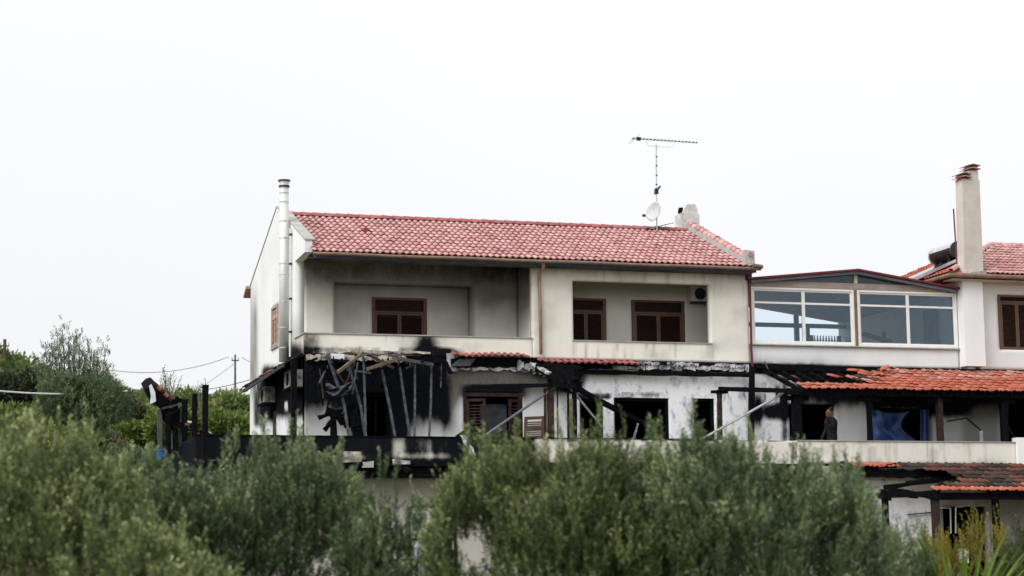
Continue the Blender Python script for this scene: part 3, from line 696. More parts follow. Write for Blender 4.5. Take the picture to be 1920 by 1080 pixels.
# slab edge / canopy remains below the parapet
MB().beam((-3.0, TY-.06, 4.60), (12.7, TY-.06, 4.60), .10, .10, 40, .25).build('slab_edge', 'charred_wood', house)
for k in range(26):
    x = -2.8+k*.6
    if random.random() < .8: MB().beam((x, TY-.02, 4.50), (x+random.uniform(-.05, .05), TY-.35-random.random()*.35, 4.38), .09, .1, 3, .3).build('joist_stub', 'charred_wood', house)
ledge_b = [(633, 676, 846, 866, 'cream_block'), (738, 768, 862, 872, 'white_block'), (680, 700, 866, 876, 'plaster_grey'), (1185, 1222, 842, 860, 'cream_block')]
for (a_, b_, c_, d_, mt) in ledge_b:
    p, q = A(a_, c_, TY-.12), A(b_, d_, TY-.12)
    MB().rbox(p.x, q.x, TY-.14, TY-.06, q.z, p.z, .03).build('plaster_chunk', mt, house)
# ground floor front under the terrace
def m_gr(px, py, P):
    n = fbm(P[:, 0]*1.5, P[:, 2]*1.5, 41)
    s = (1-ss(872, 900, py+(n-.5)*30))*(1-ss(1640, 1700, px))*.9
    return np.clip(s, 0, 1), ss(1500, 1600, px), np.clip(np.clip(.55*(1-ss(900, 1000, py))+.2*n, 0, 1)*(1-ss(1500, 1600, px)*.6)+.8*ss(1752, 1762, px)*(.7+.4*n), 0, 1)  # film at the right end is shade painted into the wall colour
GH = [(A(765, 945, -2.0).x, A(855, 945, -2.0).x, 1.9, A(800, 948, -2.0).z), (A(690, 945, -2.0).x, A(742, 945, -2.0).x, 1.4, A(700, 968, -2.0).z), (A(1000, 945, -2.0).x, A(1040, 945, -2.0).x, 1.9, A(1000, 900, -2.0).z)]
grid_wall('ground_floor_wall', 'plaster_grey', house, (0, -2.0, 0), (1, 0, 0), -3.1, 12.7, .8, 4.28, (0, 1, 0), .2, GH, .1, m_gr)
for k, hh in enumerate(GH):
    f = MB(); x0, x1, z0, z1 = hh
    f.box(x0, x0+.06, -2.03, -1.9, z0, z1).box(x1-.06, x1, -2.03, -1.9, z0, z1).box(x0+.061, x1-.061, -2.03, -1.9, z1-.06, z1).box(x0+.061, x1-.061, -2.03, -1.9, (z0+z1)/2-.03, (z0+z1)/2+.03)
    wf = f.build('window', 'scorched_wood' if k != 1 else 'white_metal', house)
    MB().beam((x0+.1, -2.02, z0+.1), (x1-.1, -2.02, z1-.3), .07, .05, 3, .1).build('fallen_bar', 'scorched_wood', wf)
    MB().box(x0+.06, x1-.06, -1.98, -1.97, z0, z1-.06).build('pane', 'white_sheet', wf)
MB().beam(A(820, 942, -2.15), A(882, 938, -2.15), .09, .1, 4, .15).build('brown_lintel', 'scorched_wood', house)
MB().beam(A(690, 1052, -2.15), A(790, 1050, -2.15), .06, .08, 4, .15).build('brown_rail', 'scorched_wood', house)
MB().box(-3.15, -3.0, -1.8, 4.0, 1.0, 4.27).build('ground_floor_wall', 'plaster_grey', house)

# ================================================================== THE NEIGHBOURING HOUSE
nh = thing('neighbouring_house', 'white house on the right with glazed sunroom and orange tiled canopies', 'house', (17, 3.5, 1.35))
XR = 23.5
# walls
def m_nwall(px, py, P):
    n = fbm(P[:, 0]*1.5, P[:, 2]*1.5, 51); lim = 680+(px-1410)*.028
    s = ss(lim-4, lim+6, py+(n-.5)*16)*(1-ss(1560, 1680, px))+.5*ss(lim+4, lim+10, py+(n-.5)*10)*ss(.5, .6, n)
    return np.clip(s, 0, 1), 0, np.clip(.10*n+.45*ss(lim-16, lim+2, py+(n-.5)*20)*(1-ss(1500, 1700, px)), 0, 1)
grid_wall('sunroom_sill_wall', 'plaster_white', nh, (0, 0.02, 0), (1, 0, 0), HW+.02, 19.1, 7.56, 8.10, (0, 1, 0), .2, [], .06, m_nwall)
MB().box(HW+.02, 19.12, -.06, .26, 8.102, 8.135).build('sill', 'concrete', nh)
grid_wall('wall', 'plaster_white', nh, (0, 0, 0), (1, 0, 0), HW+.003, XR, FL1-.3, 7.556, (0, 1, 0), .25,
          [(ou(1477), ou(1564), FL1, A(1520, 757).z), (ou(1634), ou(1744), FL1, A(1700, 765).z), (ou(1878), ou(1975), FL1, A(1900, 742).z)], .06, m_lower)
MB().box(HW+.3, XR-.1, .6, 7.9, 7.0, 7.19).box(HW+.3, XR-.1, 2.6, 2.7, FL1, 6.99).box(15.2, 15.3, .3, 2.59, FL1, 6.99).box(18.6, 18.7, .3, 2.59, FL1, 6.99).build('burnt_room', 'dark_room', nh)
px0 = A(1808, 600, -.36).x; px1 = A(1845, 600, -.36).x
MB().box(px0, px1, -.36, .0, 7.60, 10.08).build('pillar', 'plaster_white', nh)
grid_wall('wall', 'plaster_white', nh, (0, 0.0, 0), (1, 0, 0), px1-.003, XR, 7.56, 10.1, (0, 1, 0), .25, [(20.42, 22.2, 8.14, 9.74)], .1, m_nwall)
MB().box(px0+.01, px0+.25, .01, 7.5, 7.56, 10.1).build('wall', 'sun_wall', nh)
shutter_window(nh, 20.42, 22.2, 8.14, 9.74, .02, .22, 1, name='shutter_window', leafs=3)
MB().box(XR-.2, XR, .26, 8, 1.4, 10.1).box(HW+.1, XR-.21, 8.0, 8.2, 1.4, 7.3).build('wall', 'plaster_white', nh)
MB().box(HW+.1, 19.1, .05, 7.98, 7.2, 7.33).build('sunroom_floor', 'concrete', nh)
# sunroom roof
pk, ll, rr = A(1610, 503.5, -.2), A(1404, 520, -.2), A(1803, 539.5, -.2)
sr = MB().prism([ll, pk, rr, rr-V((0, 0, .055)), pk-V((0, 0, .055)), ll-V((0, 0, .055))], (0, 7.9, 0)).build('sunroom_roof', 'burgundy_sheet', nh)
MB().prism([ll+V((.1, .06, -.060)), pk+V((0, .06, -.060)), rr+V((-.12, .06, -.060)), rr+V((-.12, .06, -.14)), pk+V((0, .06, -.14)), ll+V((.1, .06, -.14))], (0, 7.2, 0)).build('sunroom_ceiling', 'slate_blue', sr)
# head beam, gable glass
hb = 9.80
MB().box(HW+.05, 19.05, -.01, .10, 9.755, 9.93).build('head_beam', 'beam_board', nh)
MB().box(pk.x-.05, pk.x+.05, .0, .1, 9.935, pk.z-.15).build('king_post', 'plaster_grey', nh)
gg = MB().poly([(HW+.15, .05, 9.935), (pk.x-.05, .05, 9.935), (pk.x-.05, .05, pk.z-.12), (HW+.15, .05, ll.z-.1)], [(0, 1, 2, 3)])
gg.poly([(pk.x+.05, .05, 9.935), (18.9, .05, 9.935), (18.9, .05, rr.z-.06), (pk.x+.05, .05, pk.z-.12)], [(0, 1, 2, 3)])
gg.build('gable_glass', 'glass', nh)
MB().box(18.78, 19.055, -.03, .115, 9.745, 9.90).build('corner_board', 'scorched_wood', nh)
# white frames: two units of two sashes with transoms
def sash(parent, x0, x1, z0, z1, Y=.03):
    t = .045; m = MB().box(x0, x0+t, Y, Y+.05, z0, z1).box(x1-t, x1, Y, Y+.05, z0, z1).box(x0+t+.001, x1-t-.001, Y, Y+.05, z0, z0+t).box(x0+t+.001, x1-t-.001, Y, Y+.05, z1-t, z1)
    zt = z1-.40; m.box(x0+t+.001, x1-t-.001, Y, Y+.05, zt, zt+.055); s_ = m.build('sash', 'white_metal', parent)
    return s_, zt
def unit(x0, x1, z0, z1):
    t = .06; m = MB().box(x0, x0+t, .0, .1, z0, z1).box(x1-t, x1, .0, .1, z0, z1).box(x0+t+.001, x1-t-.001, .0, .1, z0, z0+t).box(x0+t+.001, x1-t-.001, .0, .1, z1-t, z1)
    w = m.build('window', 'white_metal', nh); xm = (x0+x1)/2
    for a0, a1 in ((x0+t+.002, xm+.02), (xm+.022, x1-t-.002)):
        s_, zt = sash(w, a0, a1, z0+t+.002, z1-t-.002)
        MB().box(a0+.045, a1-.045, .05, .056, z0+t+.047, zt-.001).build('pane', 'glass', w)
        MB().box(a0+.045, a1-.045, .05, .056, zt+.056, z1-t-.048).build('pane', 'glass', w)
xm = A(1604.5, 600, .03).x
unit(A(1409, 600, .03).x, xm-.05, 8.14, 9.75); unit(xm+.05, A(1794, 600, .03).x, 8.14, 9.75)
MB().box(xm-.045, xm+.045, -.01, .12, 8.14, 9.75).build('mullion', 'gutter_brown', nh)
# inside the sunroom: light side wall with dark door, tie beam, posts, railing
MB().box(18.98, 19.08, .2, 7.5, 7.3, 9.86).build('inner_wall', 'sun_wall', nh)
dz0, dz1 = AX(1732, 560, 18.97).y, AX(1759, 560, 18.97).y
MB().box(18.93, 18.975, dz1, dz0, 7.35, 9.45).build('inner_door', 'slate_blue', nh)
MB().box(HW+.1, 19.0, 6.95, 7.07, 9.55, 9.68).build('tie_beam', 'slate_blue', nh)
for a_, b_ in ((1490, 1497.5), (1511, 1517)):
    MB().box(A(a_, 620, 7).x, A(b_, 620, 7).x, 6.94, 7.06, 7.35, 9.549).build('post', 'slate_blue', nh)
MB().box(A(1490, 620, 7).x, A(1497, 620, 7).x, 6.94, 7.06, 9.681, 9.95).build('post', 'slate_blue', nh)
rl = thing('iron_railing', 'low dark wrought-iron railing with scrolls seen through the sunroom glass', 'railing', (17.9, 7.1, 8.2))
zr = A(1545, 639, 7.1).z; zt_ = A(1545, 630.5, 7.1).z; m = MB()
for k in range(10):
    x = A(1522+k*5.4, 635, 7.1).x; m.box(x-.012, x+.012, 7.08, 7.12, zr-.5, zt_+.02)
m.build('bars', 'dark_metal', rl)
m = MB()
for k in range(9):
    c = A(1524.7+k*5.4, 637, 7.1)
    m.tube([c+V((.035*math.cos(t), 0, .035*math.sin(t))) for t in np.linspace(0, 2*math.pi, 9)], .007, 5)
m.build('scrolls', 'dark_metal', rl)
MB().box(A(1520, 635, 7.1).x, A(1574, 635, 7.1).x, 7.085, 7.115, zr-.01, zr+.012).build('rail', 'dark_metal', rl)
for x in (1521, 1573): MB().box(A(x, 635, 7.1).x-.05, A(x, 635, 7.1).x+.05, 7.04, 7.16, zr-.6, zt_+.02).build('newel', 'slate_blue', rl)
# leaning things inside the sunroom
o = MB().beam((18.0, 3.0, 7.35), (18.5, 3.4, 9.0), .10, .10).beam((17.5, 3.0, 8.9), (18.6, 3.3, 8.72), .35, .05).build('folded_lounger', 'grey_sheet')
tagit(o, 'dark folded chair leaning inside the sunroom behind the right-hand window', 'chair')
# neighbour roof (hip)
ex = 18.62; ey = -.55; ez = 10.22; ridx = 22.4; ridy = 3.6; ridz = 11.80
nr = MB().poly([(ex, ey, ez), (XR+2, ey, ez), (XR+2, ridy, ridz), (ridx, ridy, ridz), (ex, 8, ez), (ex, ey, ez-.1), (XR+2, ey, ez-.1), (ex, 8, ez-.1)],
               [(0, 1, 2, 3), (0, 3, 4), (0, 5, 6, 1), (0, 4, 7, 5), (5, 7, 6)]).build('roof', 'tile_orange', nh)
sl2 = V((0, ridy-ey, ridz-ez)); L2 = sl2.length
hipx = lambda r: (r+.5)*(L2/11)/L2*(ridx-ex)
place_tiles(nr, 'roof_tile', tile_template(.16, L2/11, .038, 8), 'tile_red', V((ex, ey-.04, ez+.03)), (1, 0, 0), sl2, 40, 11, .16, L2/11, lambda c, r: c*.16 > hipx(r)+.02 and not (c*.16 < px1-ex+.05 and r < 2), 300)
slw = V((ridx-ex, 0, ridz-ez)); Lw = slw.length
TW = tile_template(.18, Lw/10, .035, 6)
place_tiles(nr, 'side_tile', TW, 'tile_orange', V((ex-.04, 6.9, ez+.03)), (0, -1, 0), slw, 41, 10, .18, Lw/10, lambda c, r: (6.9-c*.18 > ey+(r+1)*(ridy-ey)/10), 0)
cap_tiles(nr, 'hip_tile', 'tile_red', (ex+.05, ey+.05, ez+.06), (ridx, ridy, ridz+.05), 13, .09)
cap_tiles(nr, 'ridge_tile', 'tile_red', (ridx, ridy, ridz+.03), (XR+2, ridy, ridz+.03), 9, .09)
MB().tube([(ex-.06, 8, ez-.05), (ex-.06, ey-.07, ez-.05), (XR+2, ey-.07, ez-.05)], .065, 8).build('gutter', 'gutter_brown', nh)
MB().box(ex+.05, XR+1.9, ey+.02, .0, ez-.16, ez-.13).build('soffit', 'plaster_grey', nh)
# tall chimney with two tile caps
cl, cr = A(1807, 400, -.34).x, A(1839.5, 400, -.34).x; cm = A(1817, 330, -.34).x; cz1, cz2 = A(1806, 336, -.34).z, A(1834, 321, -.34).z
dx = .035
def leanbox(x0, x1, y0, y1, z0, z1, sh):
    return MB().poly([(x0+sh*(z-z0)+0, y, z) if s_ == 0 else (x1+sh*(z-z0), y, z) for s_ in (0, 1) for y in (y0, y1) for z in (z0, z1)], [(0, 1, 3, 2), (4, 6, 7, 5), (0, 4, 5, 1), (2, 3, 7, 6), (0, 2, 6, 4), (1, 5, 7, 3)])
xb0, xb1 = A(1808.5, 512, -.34).x, A(1844, 512, -.34).x
chm = MB().poly([(xb0, -.34, 10.12), (xb1, -.34, 10.12), (xb1, .06, 10.12), (xb0, .06, 10.12), (cl, -.34, cz1), (cr-.0, -.34, cz1), (cr-.0, .06, cz1), (cl, .06, cz1)],
                [(0, 1, 5, 4), (1, 2, 6, 5), (2, 3, 7, 6), (3, 0, 4, 7), (4, 5, 6, 7), (3, 2, 1, 0)]).box(cm, A(1834.5, 330, -.34).x, -.34, .06, cz1-.002, cz2).build('chimney', 'chimney_render', nh)
MB().rbox(xb0-.05, xb1+.05, -.40, .10, 10.22, 10.36, .03).build('chimney_mortar', 'mortar', chm)
def tile_cap(x0, x1, z):
    for k in range(2):
        zz = z+k*.10
        m = MB().rbox(x0+.02, x1-.02, -.32, .04, zz, zz+.035, .006)
        m.build('cap_brick', 'cap_clay', chm)
        y0, y1 = -.42, .12; xm_ = (x0+x1)/2-.03
        MB().prism([(x0-.06, y0, zz+.042), (xm_, y0, zz+.085), (x1+.05, y0, zz+.05), (x1+.03, y0, zz+.070), (xm_, y0, zz+.108), (x0-.06, y0, zz+.060)], (0, y1-y0, 0)).build('cap_tile', 'cap_clay', chm)
tile_cap(cl-.03, cm+.0, cz1); tile_cap(cm+.0, A(1834.5, 330, -.34).x, cz2)
MB().tube([(cl-.05, .08, 10.4), (cl-.09, .08, A(1796, 392, .08).z)], .022, 6).build('chimney_conduit', 'burgundy_sheet', chm)

# upper canopy (middle floor) : orange tiles, partly burnt away
uc = thing('tiled_canopy', 'orange tiled canopy over the middle terrace, burnt through at its left end', 'canopy', (16, -1.3, 6.6))
c0 = A(1512, 729, -2.62); sU = V((0, 2.6, 7.50-c0.z)); LU = sU.length
dk = MB().prism([(18.0, -2.5, c0.z), (23.4, -2.5, c0.z), (23.4, -.02, 7.44), (16.0, -.02, 7.44), (15.3, -1.7, 6.92), (13.1, -1.9, 6.86), (13.0, -2.5, c0.z)], (0, 0, -.03)).build('deck', 'charred_wood', uc)
def keepu(c, r):
    x = c0.x+c*.28
    if r <= 1: return True
    return x > 14.9+[0, 0, .0, .30, .1, .75, .9, 1.2][r]+(random.random()-.5)*.5
place_tiles(uc, 'roof_tile', T_ORA, 'tile_orange', c0, (1, 0, 0), sU, 37, 8, .28, LU/8, keepu, 300, .012, uc_mat)
for k in range(6):      # slipped tiles at the burnt edge
    x = 15.0+random.uniform(-.5, 1.3); s_ = random.uniform(.35, .95)
    o = bpy.data.objects.new('slipped_tile', TILE[(id(T_ORA[0]), 'tile_orange')]); col.objects.link(o); o.parent = uc
    p = c0+sU*s_; p.x = x
    o.location = p-wloc(uc)+V((0, 0, .03)); o.rotation_euler = (random.uniform(.1, .5), random.uniform(-.5, .5), random.uniform(-1, 1))
for k in range(24):
    x = 12.95+k*.42
    MB().beam((x, -.05, 7.40), (x+random.uniform(-.03, .03), -2.55, c0.z-.06), .085, .11, 6, .18).build('rafter', 'charred_wood', uc)
for yy, z_ in ((-1.3, 6.97), (-.75, 7.17), (-.35, 7.33)):
    MB().beam((12.8, yy, z_+.05), (15.6, yy+.03, z_+.05), .12, .03, 12, .5).build('batten', 'charred_wood', uc)
MB().beam((12.55, -2.42, 6.58), (23.4, -2.42, 6.58), .16, .17, 20, .12).build('front_beam', 'charred_wood', uc)
MB().beam((12.7, -.07, 7.50), (19.4, -.07, 7.44), .12, .14, 26, .35).build('wall_plate', 'charred_wood', uc)
for (a_, b_, w, mt) in ((1485, 1502, .22, 'charred_wood'), (1626, 1634, .12, 'charred_wood'), (1756, 1767, .15, 'scorched_wood'), (1876, 1888, .17, 'charred_wood')):
    x = A((a_+b_)/2, 780, -2.3).x; MB().beam((x, -2.3, FL1), (x, -2.3, 6.50), w, w, 8, .08).build('post', mt, uc)
    MB().beam((x-.35, -2.3, 6.42), (x+.35, -2.3, 6.42), .12, .12, 3, .1).build('bracket', 'charred_wood', uc)
MB().beam(A(1403, 770, -.3)+V((0, 0, -2)), A(1410, 690, -.3), .14, .14, 8, .15).build('post', 'charred_wood', uc)
# pale batten hanging at the corner, dark downpipe above it
MB().beam(A(1433, 677, -.3), A(1444, 701, -.3), .035, .02).build('loose_batten', 'pale_wood', uc)
MB().tube([A(1404.5, 515, -.05), A(1406, 540, -.08), A(1408.5, 650, -.08), A(1411, 688, -.08)], .035, 8).build('downpipe', 'burgundy_sheet', nh)
MB().rbox(A(1400, 512, -.1).x, A(1409, 512, -.1).x, -.15, .0, A(1405, 524, -.1).z, A(1405, 513, -.1).z, .01).build('pipe_hopper', 'dark_metal', nh)

# terrace parapet of the right house
def m_par2(px, py, P):
    n = fbm(P[:, 0]*2.2, P[:, 2]*2.2, 61)
    return np.clip(.7*(1-ss(826.5, 828.5, py))*ss(.3, .5, n)*.6, 0, 1), 0, np.clip(.35*ss(.52, .8, fbm(P[:, 0]*8, P[:, 2]*.8, 79))+.10+.25*ss(.6, .8, n)+.35*ss(862, 868, py)*ss(.4, .6, n), 0, 1)
grid_wall('terrace_parapet', 'plaster_cream', nh, (0, TY, 0), (1, 0, 0), 12.753, A(1905, 850, TY).x, 4.66, 5.26, (0, 1, 0), .15, [], .05, m_par2)
MB().box(12.76, A(1905, 850, TY).x, TY-.03, TY+.17, 5.262, 5.285).build('terrace_coping', 'concrete', nh)
MB().box(A(1905, 850, TY).x+.003, XR, TY-.10, TY+.2, 4.60, 5.40).build('terrace_parapet', 'plaster_white', nh)
MB().box(12.76, XR, TY+.02, .0, 4.28, FL1-.004).build('terrace_floor', 'concrete', nh)
MB().box(12.76, XR, TY+.012, TY+.13, 4.478, 4.598).build('terrace_kerb', 'concrete', nh)
# lower canopy
lc = thing('tiled_canopy', 'soot-stained lower orange tiled canopy under the terrace parapet, its left half burnt out', 'canopy', (17, -3.6, 3.9))
l0 = A(1738, 921, -4.7); sL = V((0, 2.1, 4.66-l0.z)); LL = sL.length
MB().prism([(17.2, -4.6, l0.z+.0), (23.4, -4.6, l0.z+.0), (23.4, -2.56, 4.60), (17.2, -2.56, 4.60)], (0, 0, -.03)).build('deck', 'charred_wood', lc)
def keepl(c, r):
    x = l0.x+c*.28
    return x > l0.x+[0, .6, 1.1, 1.5, 1.1, .2, -9, -9][r] or r == 0
place_tiles(lc, 'roof_tile', T_ORA, 'tile_orange', V((l0.x, l0.y, l0.z)), (1, 0, 0), sL, 27, 7, .28, LL/7, lambda c, r: (l0.x+c*.28 > l0.x+[0, .7, 1.2, 1.6, 1.2, .6, 0][r]), 300, .006,
            lambda c, r: 'tile_orange' if (r == 0 or c > 14 or (c > 9+r*1.2)) and not (r > 2 and c < 12) else 'tile_sooted')
s0 = V((l0.x-1.7+.0, l0.y, l0.z))+sL*(6/7)
place_tiles(lc, 'canopy_tile', T_ORA, 'tile_sooted', s0, (1, 0, 0), sL, 7, 1, .28, LL/7, None, 50, .02, lambda c, r: 'tile_orange' if c > 1 else 'tile_sooted')
MB().beam((12.6, -4.5, 3.80), (23.4, -4.5, 3.80), .16, .16, 24, .12)
MB().beam((A(1745, 950, -4.5).x, -4.5, l0.z-.12), (23.4, -4.5, l0.z-.12), .16, .18, 14, .1).build('front_beam', 'charred_wood', lc)
MB().beam(A(1622, 887, -2.7), A(1780, 889, -2.7), .22, .22, 14, .35).build('wall_plate', 'charred_wood', lc)
MB().beam(A(1590, 880, -2.75), A(1680, 873, -2.75), .14, .12, 8, .4).build('wall_plate', 'charred_wood', lc)
for (p, q, w) in ((A(1660, 914, -4.0), A(1760, 900, -2.9), .10), (A(1650, 921, -4.4), A(1720, 931, -4.4), .10), (A(1668, 918, -4.3), A(1730, 928, -4.2), .10), (A(1625, 930, -4.5), A(1760, 925, -4.5), .15), (A(1700, 905, -3.2), A(1790, 895, -2.9), .09)):
    MB().beam(p, q, w, w*1.1, 6, .2).build('rafter', 'charred_wood', lc)
for k in range(14):
    x = 17.3+k*.45; MB().beam((x, -2.6, 4.55), (x, -4.65, l0.z-.06), .08, .10, 3, .1).build('rafter', 'charred_wood', lc)
for (px_, w, mt) in ((1754, .17, 'scorched_wood'), (1867, .15, 'charred_wood'), (1660, .14, 'charred_wood')):
    x = A(px_, 960, -4.5).x; MB().beam((x, -4.5, 1.3), (x, -4.5, l0.z-.2), w, w, 8, .06).build('post', mt, lc)
MB().beam(A(1640, 925, -4.5), A(1668, 936, -4.5), .25, .10, 3, .2).build('bracket', 'charred_wood', lc)
MB().beam(A(1735, 928, -4.5), A(1760, 934, -4.5), .30, .12, 3, .2).build('bracket', 'charred_wood', lc)
# ground floor of the right house
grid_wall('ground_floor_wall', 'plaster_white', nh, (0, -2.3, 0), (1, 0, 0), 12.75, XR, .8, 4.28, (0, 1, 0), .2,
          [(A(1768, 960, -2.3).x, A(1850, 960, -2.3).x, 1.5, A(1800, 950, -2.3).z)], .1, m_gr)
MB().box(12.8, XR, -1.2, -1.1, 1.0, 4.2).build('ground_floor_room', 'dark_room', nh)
gd = MB().tube([A(1756, 952, -2.36), A(1782, 953, -2.36), A(1783, 1000, -2.36)], .02, 6).tube([A(1792, 1000, -2.36), A(1792, 951, -2.36), A(1806, 950, -2.36)], .02, 6).build('door_frame', 'dish_grey', nh)
MB().rbox(A(1798, 1030, -4.3).x, A(1815, 1030, -4.3).x, -4.32, -4.28, A(1800, 1056, -4.3).z, A(1800, 1030, -4.3).z, .02).build('white_board', 'white_sheet', nh)
MB().beam(A(1700, 965, -2.35), A(1755, 960, -2.35), .03, .03, 4, .3).build('cable', 'dark_metal', nh)

# ================================================================== THINGS ON AND AROUND THE HOUSES
# TV antenna
ant = thing('tv_antenna', 'tall grey rooftop aerial mast with long comb-like antenna beside the dish', 'antenna', (11.37, 3.85, 11.95))
MB().tube([A(1231.5, 436, 3.7), A(1230.5, 272, 3.7)], .022, 8).build('mast', 'steel', ant)
b0, b1 = A(1187, 259.5, 3.7), A(1306, 267.5, 3.7); dirb = (b1-b0)
MB().tube([b0, b1], .016, 6).build('boom', 'steel', ant)
for k in range(19):
    c = b0+dirb*(k/18.); l_ = .13-.003*k
    MB().tube([c+V((0, -l_, 0)), c+V((0, l_, 0))], .011, 5).tube([c+V((0, 0, -.02)), c+V((0, 0, .03))], .014, 5).build('element', 'dark_metal', ant)
for (zz, yy) in ((.28, .10), (-.28, .10)):
    MB().tube([b0+V((.05, 0, 0)), b0+V((-.10 if zz < 0 else .25, yy, zz*.55))], .009, 5).build('reflector_rod', 'steel', ant)
MB().rbox(A(1194, 262, 3.7).x, A(1201, 262, 3.7).x, 3.66, 3.74, A(1195, 263, 3.7).z, A(1195, 257, 3.7).z, .008).build('dipole_box', 'dark_metal', ant)
MB().tube([A(1211, 260, 3.7), A(1212, 269, 3.7), A(1216, 273, 3.7), A(1240, 275, 3.7), A(1258, 275.5, 3.7), A(1264, 272, 3.7), A(1265, 264, 3.7)], .010, 6).build('stay_bracket', 'white_metal', ant)
for y_ in (293, 310, 328, 345, 382): MB().tube([A(1231, y_, 3.7), A(1231, y_+2, 3.7)], .033, 8).build('clamp', 'dark_metal', ant)
MB().rbox(A(1228, 356, 3.7).x, A(1233, 356, 3.7).x, 3.64, 3.76, A(1230, 364, 3.7).z, A(1230, 354, 3.7).z, .01).tube([A(1231, 358, 3.7), A(1238, 349, 3.7)], .03, 6).build('amplifier', 'dark_metal', ant)
l0a, l1a = A(1222, 427, 3.7), A(1260, 418.5, 3.7)
MB().tube([A(1215, 430, 3.7), l1a], .010, 6).build('lower_boom', 'steel', ant)
for k in range(7):
    c = l0a.lerp(l1a, k/6.); MB().tube([c+V((0, -.1, -.01)), c+V((0, .1, .01))], .012, 5).build('lower_element', 'dark_metal', ant)
MB().rbox(A(1213, 430, 3.7).x, A(1218, 430, 3.7).x, 3.64, 3.76, A(1216, 433, 3.7).z, A(1216, 427, 3.7).z, .015).build('lower_clamp', 'dark_metal', ant)
# satellite dish
dish = thing('satellite_dish', 'grey satellite dish clamped low on the aerial mast', 'satellite dish', tuple(A(1231, 415, 3.6)))
dc = A(1225.5, 396, 3.6); ax = V((-.86, -.46, .22)).normalized(); e1 = ax.cross(V((0, 0, 1))).normalized(); e2 = e1.cross(ax)
vs = [dc-ax*.07]; fs = []; RR, n_ = 6, 24
for i in range(1, RR+1):
    for k in range(n_):
        t = 2*math.pi*k/n_; r = i/RR; vs.append(dc-ax*(.07*(1-r*r))+(e1*math.cos(t)*.27+e2*math.sin(t)*.31)*r)
for k in range(n_): fs.append((0, 1+k, 1+(k+1) % n_))
for i in range(RR-1):
    for k in range(n_): fs.append((1+i*n_+k, 1+(i+1)*n_+k, 1+(i+1)*n_+(k+1) % n_, 1+i*n_+(k+1) % n_))
o = MB().poly(vs, fs).build('reflector', 'dish_grey', dish, smooth=True)
so = o.modifiers.new('thickness', 'SOLIDIFY'); so.thickness = .015
MB().tube([dc-e2*.30, A(1205, 408, 3.6)+V((0, -.2, 0))], .009, 6).build('arm', 'white_metal', dish)
MB().rbox(*[v for v in (A(1200, 405, 3.6).x, A(1205, 405, 3.6).x, 3.34, 3.42, A(1202, 408.5, 3.6).z, A(1202, 404.5, 3.6).z)], .005).build('receiver', 'dark_metal', dish)
MB().tube([dc-ax*.07, A(1231, 402, 3.68)], .03, 8).build('mount', 'mortar', dish)
# solar water heater
sw = thing('solar_water_heater', 'silver rooftop water tank with dark end above a tilted solar panel', 'water heater', (19.9, 2.5, 10.9))
tc0 = A(1796, 468, .9); tc1 = tc0+V((.0, 1.35, 0)); rt = .24
MB().tube([tc0, tc1], rt, 24).build('tank', 'steel', sw, smooth=False)
MB().prism([tc0+V((math.cos(t)*(rt+.012), .06, math.sin(t)*(rt+.012))) for t in np.linspace(math.pi*.93, math.pi*2.07, 12)], (0, 1.24, 0)).build('lower_shell', 'scorched_wood', sw)
MB().tube([tc0+V((0, -.03, 0)), tc0+V((0, .02, 0))], rt+.012, 24).build('end_cap', 'dark_metal', sw)
MB().tube([tc1+V((0, -.02, 0)), tc1+V((0, .03, 0))], rt+.012, 24).build('end_cap', 'dish_grey', sw)
MB().tube([tc0+V((0, -.05, 0)), tc0+V((0, -.02, 0))], .05, 12).build('flange', 'tile_red' if False else 'gutter_brown', sw)
for yy in (.25, 1.1):
    MB().beam(tc0+V((-.22, yy, -.14)), tc0+V((-.05, yy, -.50)), .04, .04).beam(tc0+V((.22, yy, -.14)), tc0+V((.25, yy, -.35)), .04, .04).build('leg', 'dark_metal', sw)
for k in range(2): MB().tube([tc0+V((-.1, .3+k*.5, -.25)), tc0+V((-.2, .35+k*.5, -.36)), tc0+V((-.35, .3+k*.5, -.42))], .018, 6).build('hose', 'dark_metal', sw)
pa = tc0+V((.10, .0, -.30)); dn = V((-.92, 0, -.40)).normalized()
MB().prism([pa, pa+dn*2.0, pa+dn*2.0+V((0, 1.25, 0)), pa+V((0, 1.25, 0))], V((-.03, 0, .08))).build('collector_frame', 'steel', sw)
o2 = V((-.033, 0, .084)); MB().poly([pa+o2+dn*.05+V((0, .05, 0)), pa+o2+dn*1.95+V((0, .05, 0)), pa+o2+dn*1.95+V((0, 1.2, 0)), pa+o2+dn*.05+V((0, 1.2, 0))], [(0, 1, 2, 3)]).build('collector_glass', 'solar_panel', sw)

